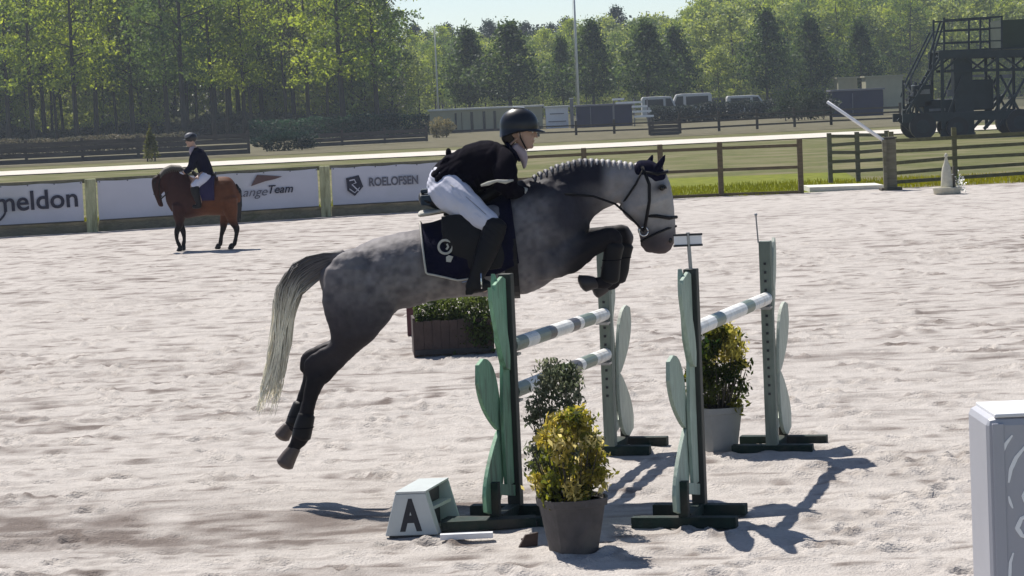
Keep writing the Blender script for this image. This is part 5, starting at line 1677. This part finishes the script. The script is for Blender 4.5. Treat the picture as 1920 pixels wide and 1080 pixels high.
def head_shape(mb, c, f, k=1.0, tilt=0.0):
    """c centre of skull, f facing; face with brow, nose, lips, chin and ears"""
    f = f.normalized(); lat = Vector((0, 0, 1)).cross(f).normalized(); u = f.cross(lat).normalized()
    if u.z < 0: u = -u
    Mx = Matrix((f, lat, u)).transposed()
    def P(a, b, h): return c + (f * a + lat * b + u * h) * k
    mb.ball(P(-.01, 0, .03), (.098 * k, .076 * k, .095 * k), 18, 12, Mx)
    mb.loft([(P(.015, 0, .02), f * .082 * k, lat * .068 * k), (P(.02, 0, -.03), f * .075 * k, lat * .062 * k), (P(.027, 0, -.07), f * .062 * k, lat * .05 * k), (P(.038, 0, -.105), f * .042 * k, lat * .034 * k)], 16, 4)
    mb.loft([(P(.088, 0, .012), f * .012 * k, lat * .010 * k), (P(.104, 0, -.015), f * .014 * k, lat * .012 * k), (P(.112, 0, -.033), f * .012 * k, lat * .016 * k)], 10, 3)
    mb.ball(P(.082, 0, .022), (.018 * k, .05 * k, .012 * k), 12, 8, Mx)
    mb.ball(P(.088, 0, -.056), (.014 * k, .024 * k, .007 * k), 10, 8, Mx)
    mb.ball(P(.086, 0, -.068), (.013 * k, .021 * k, .008 * k), 10, 8, Mx)
    mb.ball(P(.076, 0, -.098), (.020 * k, .022 * k, .018 * k), 10, 8, Mx)
    for y in (-1, 1):
        mb.ball(P(.066, .034 * y, -.028), (.022 * k, .018 * k, .02 * k), 10, 8, Mx)
        mb.ball(P(-.005, .076 * y, -.015), (.018 * k, .008 * k, .032 * k), 10, 8, Mx)
    return P

R_ = S
hc = R_.p(976, 246)
mb = MB()
P = head_shape(mb, hc, Vector((1, 0, -.10)), 1.0)
neck_b, neck_t = R_.p(945, 285), R_.p(968, 262)
mb.loft([(R_.p(932, 298), Vector((.05, 0, .07)), Vector((0, .07, 0))), (R_.p(950, 280), Vector((.045, 0, .045)), Vector((0, .055, 0))), (R_.p(966, 262), Vector((.052, 0, .03)), Vector((0, .055, 0)))], 14, 4)
# torso, arms and legs under the clothes: one body
R_.limb(mb, [(838, 345, 22, 0, 32), (865, 330, 26, 0, 32), (900, 312, 32, 0, 40), (930, 300, 32, 0, 44), (946, 294, 18, 0, 24)], 16, 4)
for y in (-1, 1):
    R_.limb(mb, [(940, 298, 15, .16 * y), (948, 320, 13, .20 * y), (950, 346, 12, .21 * y), (960, 354, 11, .19 * y), (972, 359, 9, .14 * y), (985, 362, 8, .10 * y)], 10, 3, 1.0)
    R_.limb(mb, [(838, 352, 18, .11 * y), (868, 374, 17, .19 * y), (898, 400, 13, .27 * y), (918, 420, 11, .33 * y), (919, 436, 11, .35 * y), (908, 470, 12, .37 * y), (894, 505, 11, .38 * y), (890, 520, 10, .38 * y), (912, 534, 8, .38 * y)], 12, 4, 1.0)
    hand(mb, R_.p(985, 362, .10 * y), R_.p(1003, 366, .08 * y) - R_.p(985, 362, .10 * y), Vector((.15, 0, 1)), Vector((0, -y, 0)), 0.93)
obj('body', fuse(mb, 0.0065, 3, 0.4, 'body'), M_skin, rider, smooth=True)
for y in (-1, 1):
    e = obj('eye', MB().ball(P(.078, .031 * y, .004), .0125, 12, 8), paint('eye_white', (.7, .7, .68), rough=.2, bump=0), rider, smooth=True)
    obj('iris', MB().ball(P(.087, .031 * y, .003), .0062, 10, 6), M_eye, e, smooth=True)
# jacket
mb = MB()
R_.limb(mb, [(822, 342, 30, 0, 50), (840, 335, 37, 0, 50), (866, 324, 43, 0, 46), (898, 312, 45, 0, 50), (926, 300, 40, 0, 56), (948, 297, 30, 0, 42), (962, 288, 17, 0, 19)], 22, 5)
for y in (-1, 1):
    R_.limb(mb, [(932, 294, 23, .12 * y), (942, 300, 24, .18 * y), (948, 322, 23, .225 * y), (949, 346, 21, .235 * y), (958, 354, 18, .205 * y), (970, 359, 15, .155 * y), (983, 362, 12, .11 * y)], 14, 4, 1.0)
    R_.limb(mb, [(842, 348, 22, .12 * y, 24), (862, 366, 19, .19 * y, 14), (880, 382, 13, .24 * y, 8)], 14, 4)
# cloth folds at waist and elbow
for i, (x, y_) in enumerate(((868, 346), (880, 352), (892, 356), (905, 352))):
    mb.tube([R_.p(x - 14, y_ - 26, -.165), R_.p(x, y_ - 8, -.185), R_.p(x + 6, y_ + 6, -.16)], [.008, .014, .008], 6)
# coat tail lifting behind the seat
mb.loft([(R_.p(848, 296), Vector((.03, 0, .03)), Vector((0, .10, 0))), (R_.p(832, 300), Vector((.02, 0, .03)), Vector((0, .11, 0))), (R_.p(818, 318), Vector((.012, 0, .035)), Vector((0, .12, 0)))], 14, 4)
jm = fuse(mb, 0.008, 4, 0.5, 'jacket')
def folds(amp, seed, kx=.10, ky=.035):
    def fn(co):
        X, Y = px_of(co); u = X * .8 + Y * .6; v = -X * .6 + Y * .8
        n = vnoise(u * kx + 50 + .4 * np.sin(v * .05), v * ky + 50 + co[:, 1] * 3, seed)
        return (np.abs(n - .5) * 2 - .45) * amp
    return fn
displace(jm, folds(.012, 61))
jk = obj('jacket', jm, M_blackcl, rider, smooth=True)
obj('collar', MB().tube([R_.p(950, 268, -.03), R_.p(956, 276, -.06), R_.p(966, 288, -.055), R_.p(974, 302, -.03)], [.012, .014, .014, .008], 8), M_navycl, jk, smooth=True)
mb = MB()
mb.ball(R_.p(841, 287), (.02, .03, .035), 10, 8)
obj('coat_flap', mb, M_blackcl, jk, smooth=True)
# sleeve highlight strip, pale cuffs and shirt stock
mb = MB()
mb.loft([(R_.p(964, 276), Vector((.03, 0, .03)), Vector((0, .055, 0))), (R_.p(976, 286), Vector((.035, 0, .02)), Vector((0, .050, 0))), (R_.p(983, 300), Vector((.025, 0, .012)), Vector((0, .038, 0))), (R_.p(984, 314), Vector((.012, 0, .01)), Vector((0, .022, 0)))], 14, 4)
obj('stock_tie', fuse(mb, 0.007, 3, name='stock_tie'), M_shirt, rider, smooth=True)
for y in (-1, 1):
    mb = MB(); hand(mb, R_.p(985, 362, .10 * y), R_.p(1003, 366, .08 * y) - R_.p(985, 362, .10 * y), Vector((.15, 0, 1)), Vector((0, -y, 0)), 1.05)
    gl = obj('glove', fuse(mb, 0.0042, 2, 0.35, 'glove'), M_leather, rider, smooth=True)
    obj('cuff', MB().tube([R_.p(979, 360, .117 * y), R_.p(987, 361.5, .097 * y)], [.040, .037], 14), M_cream, gl, smooth=True)
    # pale strip added to stand in for sunlight along the sleeve top
obj('sleeve_highlight', MB().tube([R_.p(903, 345, -.30), R_.p(916, 341, -.325), R_.p(932, 336, -.345), R_.p(948, 338, -.345), R_.p(962, 335, -.32)], [.008, .014, .009, .014, .006], 8), M_cream, jk, smooth=True)
# breeches
mb = MB()
R_.limb(mb, [(826, 318, 18, 0, 38), (828, 340, 30, 0, 50), (838, 356, 30, 0, 48)], 16, 4)
for y in (-1, 1):
    R_.limb(mb, [(826, 341, 33, .09 * y), (846, 362, 35, .16 * y), (872, 382, 31, .22 * y), (898, 402, 26, .28 * y), (920, 416, 20, .325 * y), (922, 434, 18, .35 * y)], 16, 4, 0.95)
bm_ = fuse(mb, 0.008, 4, 0.5, 'breeches')
displace(bm_, folds(.008, 62, .035, .12))
br = obj('breeches', bm_, M_breech, rider, smooth=True)
obj('knee_seam', MB().tube([R_.p(846, 344, -.245), R_.p(870, 362, -.29), R_.p(894, 382, -.335), R_.p(912, 398, -.365)], .003, 6), M_grey, br, smooth=True)
for y in (-1, 1):
    mb = MB()
    R_.limb(mb, [(930, 412, 21, .345 * y), (926, 430, 22, .355 * y), (918, 452, 21, .37 * y), (906, 482, 18.5, .385 * y), (896, 508, 14.5, .39 * y), (890, 524, 14, .39 * y)], 16, 4, 0.9)
    R_.limb(mb, [(879, 532, 12, .39 * y), (890, 530, 13, .39 * y), (904, 528, 12, .395 * y), (918, 526, 9, .40 * y)], 14, 4, 0.9)
    mb.box(R_.p(881, 541, .39 * y), (.05, .065, .03))
    bo = fuse(mb, 0.008, 3, 0.5, 'boot'); displace(bo, folds(.005, 63, .02, .2))
    bt = obj('boot', bo, M_leather, rider, smooth=True)
    obj('spur', MB().tube([R_.p(884, 520, .39 * y), R_.p(874, 521, .39 * y), R_.p(868, 522, .39 * y)], .005, 6), M_silver, bt)
    c = R_.p(904, 533, .395 * y)
    si = obj('stirrup', MB().tube([c + Vector((math.cos(t) * .0, math.sin(t) * .055, -.005 + .06 * (math.cos(t) + 1))) for t in np.linspace(0, 6.283, 20)], .007, 6), M_silver, horse)
    obj('stirrup_leather', MB().beam(c + Vector((0, 0, .115)), S.p(905, 455, .335 * y), .008, .026, up=(1, 0, 0)), M_leather, si)
# helmet
mb = MB()
fv = Vector((1, 0, -.10)).normalized(); uv = Vector((.10, 0, 1)).normalized(); lv = Vector((0, 1, 0))
Mh = Matrix((fv, lv, uv)).transposed()
vs, fs = [], []
nn, mm = 28, 12
C0 = hc + uv * .038 - fv * .012
for i in range(mm + 1):
    a = (math.pi / 2 + 0.28) * i / mm
    for k in range(nn):
        b = 2 * math.pi * k / nn
        low = -0.055 * max(0, -math.cos(b)) if i == mm else 0
        vs.append(C0 + Mh @ Vector((.132 * math.sin(a) * math.cos(b), .103 * math.sin(a) * math.sin(b), .122 * math.cos(a) + low)))
for i in range(mm):
    for k in range(nn):
        fs.append((i * nn + k, (i + 1) * nn + k, (i + 1) * nn + (k + 1) % nn, i * nn + (k + 1) % nn))
fs.append(tuple(mm * nn + k for k in range(nn)))
M_helm = paint('matt_black_helmet', (.010, .010, .014), rough=.38, var=.2, scale=10, bump=.03, spec=.5)
he = obj('helmet', MB().add(vs, fs), M_helm, rider, smooth=True)
mb = MB()
pts = []
for t in np.linspace(-1.25, 1.25, 15):
    pts.append((math.cos(t), math.sin(t)))
top = [C0 + Mh @ Vector((.118 * c, .098 * s_, -.012)) for c, s_ in pts]
out = [C0 + Mh @ Vector((.118 * c + .062 * max(0, c) ** .7, .10 * s_, -.030)) for c, s_ in pts]
vv = top + out + [p - uv * .006 for p in top] + [p - uv * .006 for p in out]
n = len(pts); ff = []
for i in range(n - 1):
    ff += [(i, i + 1, n + i + 1, n + i), (2 * n + i, 3 * n + i, 3 * n + i + 1, 2 * n + i + 1), (n + i, n + i + 1, 3 * n + i + 1, 3 * n + i)]
mb.add(vv, ff)
obj('visor', mb, M_helm, he, smooth=True)
obj('crown_highlight', MB().beam(C0 + uv * .124 - fv * .05, C0 + uv * .124 + fv * .03, .05, .008), M_silver if False else M_white, he, bevel=.003)  # white strip on the crown stands in for a sun highlight
mb = MB()
for y in (-1, 1):
    mb.tube([P(-.01, .080 * y, .02), P(.0, .078 * y, -.04), P(.035, .055 * y, -.10), P(.05, 0, -.124)], .006, 6)
obj('chin_strap', mb, M_leather, he, smooth=True)
mb = MB(); mb.ball(P(-.085, 0, -.045), (.045, .055, .05), 14, 10); mb.tube([P(-.06, 0, -.02), P(-.075, 0, -.08), P(-.08, 0, -.11)], [.05, .04, .02], 10)
obj('hair', fuse(mb, 0.008, 3, name='hair'), paint('dark_brown_hair', (.02, .012, .010), rough=.6, var=.3, scale=20, bump=.3, stretch=(1, 1, .2)), rider, smooth=True)
# reins from the bit to the hands
for y in (-1, 1):
    pts = [S.p(1206, 433, .07 * y), S.p(1180, 405, .09 * y), S.p(1152, 381, .112 * y), S.p(1110, 366, .150 * y), S.p(1060, 362, .175 * y), S.p(1010, 364, .13 * y), S.p(1000, 366, .075 * y)]
    obj('rein', MB().tube(pts, .0085, 6), M_leather, bri, smooth=True)

# ---------------------------------------------------------------- the bay horse and its rider, far left
Q = Side(51.0)
K_ = Q.s
bay = thing('horse', 'bay horse walking to the left in front of the white banners', 'horse', (Q.p(372, 460).x, 51.0, 0))
mb = MB()
mb.loft([Q.pair(*x) for x in [((444, 350), (446, 385), .14), ((432, 333), (440, 402), .25), ((410, 331), (415, 404), .29), ((385, 334), (388, 404), .30), ((362, 333), (366, 407), .29), ((344, 322), (350, 410), .26), ((328, 318), (334, 405), .21), ((316, 330), (320, 390), .15)]], 20, 4)
mb.loft([Q.pair(*x) for x in [((352, 320), (322, 398), .18), ((336, 313), (312, 380), .14), ((320, 312), (309, 362), .105), ((307, 318), (305, 350), .085), ((298, 328), (302, 345), .07)]], 18, 4)
mb.loft([Q.pair(*x) for x in [((302, 326), (306, 342), .07), ((287, 332), (305, 348), .09), ((284, 344), (304, 358), .085), ((287, 360), (303, 370), .062), ((292, 374), (305, 379), .05), ((297, 386), (307, 386), .045)]], 16, 4)
for y in (-1, 1):
    Q.limb(mb, [(338, 385, 14, .13 * y), (337, 405, 11, .13 * y), (336 + (y < 0) * 2, 420, 7.5, .12 * y), (333 + 9 * (y > 0), 434, 5.5, .12 * y), (333 + 11 * (y > 0), 448, 3.6, .12 * y), (337 + 6 * (y > 0), 458, 4.2, .12 * y), (340 + 2 * (y > 0), 464, 3.4, .12 * y)], 12, 3, .95)
    x0 = 0 if y < 0 else -24
    Q.limb(mb, [(430 + x0 * .3, 372, 17, .15 * y), (434 + x0 * .4, 396, 13.5, .15 * y), (438 + x0 * .8, 415, 8.5, .14 * y), (445 + x0 * 1.15, 428, 6.2, .13 * y), (444 + x0 * 1.25, 442, 4.0, .12 * y), (441 + x0 * 1.2, 456, 4.4, .12 * y), (438 + x0 * 1.1, 461, 3.4, .12 * y)], 12, 3, .95)
    a, b = Q.p(301, 330, .05 * y), Q.p(291 + 4 * (y > 0), 321, .07 * y)
    mb.loft([(a, Vector((.035, 0, .0)), Vector((0, .025, 0))), (b, Vector((.006, 0, 0)), Vector((0, .006, 0)))], 8, 3)
    mb.ball(Q.p(299, 356, .045 * y), (.09, .04, .09))
bb = fuse(mb, 0.018, 5, 0.5, 'body')
def baycoat(co):
    X, Y = px_of(co)
    base = np.array([.115, .040, .017])[None, :] * np.ones((len(co), 1))
    d = np.array([.028, .010, .012]); k = np.array([.008, .006, .007])
    w = (1 - sm(X, 350, 395))[:, None] * .85; base = base * (1 - w) + d * w
    w = sm(Y, 408, 430)[:, None]; base = base * (1 - w) + k * w
    w = (1 - sm(X, 290, 300))[:, None] * .5; base = base * (1 - w) + k * w
    return base
colour(bb, baycoat)
obj('body', bb, M_coat, bay, smooth=True)
mb = MB(); r4 = random.Random(9)
for i in range(120):
    a = r4.uniform(-1, 1)
    mb.tube([Q.p(443, 345, a * .03), Q.p(450 + a, 358, a * .06), Q.p(449 + 3 * a, 385, a * .08), Q.p(447 + 3 * a, 405 + r4.uniform(-6, 12), a * .07)], [.012, .014, .012, .005], 4, caps=False)
obj('tail', mb, M_leather, bay, smooth=True)
mb = MB()
for i in range(26):
    f = i / 25; px = 300 + 48 * f; py = np.interp(px, [300, 307, 320, 336, 348], [325, 317, 311, 312, 319])
    mb.tube([Q.p(px, py - 1, -.01), Q.p(px + 2, py + 2, -.06), Q.p(px + 3, py + 9 + 2 * math.sin(i * 3), -.12)], [.018, .018, .006], 5)
obj('mane', mb, paint('grey_brown_mane', (.09, .08, .065), rough=.7, var=.3, scale=10), bay, smooth=True)
for y, fx, hx in ((-1, 341, 436), (1, 344, 409)):
    for px, py in ((fx - 1, 468), (hx, 464.5)):
        c = Q.p(px, py, .12 * y)
        z1 = max(0.10, c.z + .07)
        obj('hoof', MB().loft([(Vector((c.x, c.y, z1)), Vector((.042, 0, 0)), Vector((0, .04, 0))), (Vector((c.x - .02, c.y, z1 - .08)), Vector((.062, 0, 0)), Vector((0, .058, 0)))], 12, 3), M_leather, bay, smooth=True)
    obj('eye', MB().ball(Q.p(292, 342, .085 * y), .018, 8, 6), M_eye, bay)
mb = MB()
for z in (-1, 1):
    mb.tube([Q.p(303, 328, .07 * z), Q.p(299, 345, .09 * z), Q.p(301, 372, .06 * z)], .012, 6)
    mb.tube([Q.p(288, 364, 0), Q.p(296, 366, .06 * z), Q.p(304, 368, 0)], .012, 6)
    mb.tube([Q.p(301, 374, .06 * z), Q.p(325, 352, .17 * z), Q.p(352, 332, .12 * z)], .009, 6)
obj('bridle', mb, M_leather, bay, smooth=True)
def bpad(u, v, off):
    a = (v * 2 - 1); sd = -1 if a < 0 else 1; a = abs(a) * 1.75
    px = 404 - 38 * u
    A, B = Q.p(px, 330 + 2 * (u)), Q.p(px + 3, 404)
    c = (A + B) / 2; h = (A - B) / 2; h = h * (1 + (.03 + off) / h.length)
    return c + h * math.cos(a) + Vector((0, sd * (.30 + .03 + off) * math.sin(a), 0))
obj('saddle_pad', shell(bpad, 8, 24, .015), paint('violet_navy_cloth', (.02, .014, .06), rough=.9, var=.2), bay, smooth=True)
mb = MB()
mb.loft([(Q.p(404, 326), Vector((0, 0, .05)), Vector((0, .15, 0))), (Q.p(390, 331), Vector((0, 0, .04)), Vector((0, .15, 0))), (Q.p(372, 330), Vector((0, 0, .05)), Vector((0, .12, 0))), (Q.p(361, 323), Vector((0, 0, .05)), Vector((0, .09, 0)))], 14, 4)
obj('saddle', fuse(mb, .014, 3, name='saddle'), M_leather, bay, smooth=True)

r2 = thing('person', 'upright rider in navy jacket, white tie and light breeches on the bay horse', 'person', (Q.p(380, 330).x, 51.0, Q.p(380, 330).z))
hc2 = Q.p(358, 263)
mb = MB()
P2 = head_shape(mb, hc2, Vector((-1, -.55, -.12)), 1.0)
Q.limb(mb, [(368, 285, 6, 0), (363, 275, 5, 0), (360, 268, 5.5, 0)], 10)
Q.limb(mb, [(386, 325, 14, 0, 17), (380, 308, 12, 0, 15), (372, 290, 13, 0, 18), (368, 281, 8, 0, 10)], 14)
for y in (-1, 1):
    Q.limb(mb, [(371, 287, 5.5, .17 * y), (364, 300, 4.8, .21 * y), (362, 312, 4.4, .22 * y), (352, 320, 4, .16 * y), (346, 324, 3.6, .10 * y)], 10, 3, 1)
    Q.limb(mb, [(388, 328, 12, .10 * y), (378, 336, 9.5, .24 * y), (368, 346, 7.5, .32 * y), (371, 360, 6.5, .34 * y), (378, 378, 4.6, .34 * y), (372, 384, 4, .34 * y)], 10, 3, 1)
    hand(mb, Q.p(346, 324, .10 * y), Vector((-1, -.1 * y, -.2)), Vector((0, 0, 1)), Vector((0, -y, 0)))
obj('body', fuse(mb, .010, 2, .4, 'body'), M_skin, r2, smooth=True)
mb = MB()
Q.limb(mb, [(388, 329, 13, 0, 21), (384, 316, 14, 0, 19), (377, 300, 14, 0, 20), (371, 288, 13, 0, 22), (367, 280, 7, 0, 10)], 16)
for y in (-1, 1):
    Q.limb(mb, [(370, 286, 8, .15 * y), (364, 297, 7.2, .21 * y), (361, 311, 6.5, .23 * y), (353, 319, 5.5, .18 * y), (348, 323, 4.6, .12 * y)], 12, 3, 1)
jk = obj('jacket', fuse(mb, .012, 3, .5, 'jacket'), M_navycl, r2, smooth=True)
obj('collar', MB().tube([Q.p(367, 278, -.10), Q.p(362, 288, -.15), Q.p(364, 300, -.16)], [.02, .02, .01], 6), M_blackcl, jk)
mb = MB(); mb.loft([(Q.p(361, 276, -.05), Vector((.045, 0, 0)), Vector((0, .06, 0))), (Q.p(360, 283, -.09), Vector((.05, 0, 0)), Vector((0, .06, 0))), (Q.p(360, 292, -.11), Vector((.02, 0, 0)), Vector((0, .05, 0)))], 12, 3)
obj('stock_tie', mb, M_shirt, r2, smooth=True)
mb = MB()
for y in (-1, 1):
    Q.limb(mb, [(394, 328, 12, .07 * y), (386, 333, 11.5, .17 * y), (375, 340, 9.5, .27 * y), (368, 349, 8.5, .33 * y)], 12, 3, 1)
obj('breeches', fuse(mb, .012, 3, .5, 'breeches'), M_breech, r2, smooth=True)
for y in (-1, 1):
    mb = MB(); Q.limb(mb, [(369, 350, 8.5, .34 * y), (371, 362, 7.6, .36 * y), (376, 376, 5.6, .36 * y), (377, 384, 5.2, .36 * y)], 12, 3, 1)
    Q.limb(mb, [(380, 385, 4, .36 * y), (373, 386, 4.4, .36 * y), (366, 386, 3.4, .37 * y)], 10, 3, 1)
    obj('boot', fuse(mb, .011, 2, .5, 'boot'), M_leather, r2, smooth=True)
    mb = MB(); hand(mb, Q.p(346, 324, .10 * y), Vector((-1, -.1 * y, -.2)), Vector((0, 0, 1)), Vector((0, -y, 0)), 1.1)
    obj('glove', fuse(mb, .006, 2, .35, 'glove'), M_breech, r2, smooth=True)
fv = Vector((-1, -.55, -.1)).normalized(); lv = Vector((0, 0, 1)).cross(fv).normalized(); uv = fv.cross(lv)
Mh = Matrix((fv, lv, uv)).transposed(); C0 = hc2 + uv * .045 - fv * .01
he = obj('helmet', MB().ball(C0, (.125, .10, .10), 18, 10, Mh), M_helm, r2, smooth=True)
obj('visor', MB().prism([C0 + Mh @ Vector((x, y, -.03)) for x, y in ((.08, -.09), (.15, -.07), (.18, 0), (.15, .07), (.08, .09))], uv * .012), M_helm, he)
obj('light_band', MB().ball(C0 + uv * .03 + fv * .02, (.107, .085, .078), 16, 8, Mh), M_grey, he, smooth=True)

# ------------------------------------------------------------------ air
HAZE = True
if HAZE:
    hz = MB().box((0, 265, 11.5), (560, 560, 26))
    m = bpy.data.materials.new('haze'); m.use_nodes = True
    t = m.node_tree; t.nodes.remove(t.nodes['Principled BSDF'])
    pv = t.nodes.new('ShaderNodeVolumePrincipled')
    pv.inputs['Color'].default_value = (0.78, 0.87, 1.0, 1)
    pv.inputs['Density'].default_value = 0.00030
    pv.inputs['Anisotropy'].default_value = 0.2
    t.links.new(pv.outputs[0], t.nodes['Material Output'].inputs['Volume'])
    o = obj('haze', hz, m); o['kind'] = 'stuff'; o['label'] = 'pale even haze in the air over the ground'
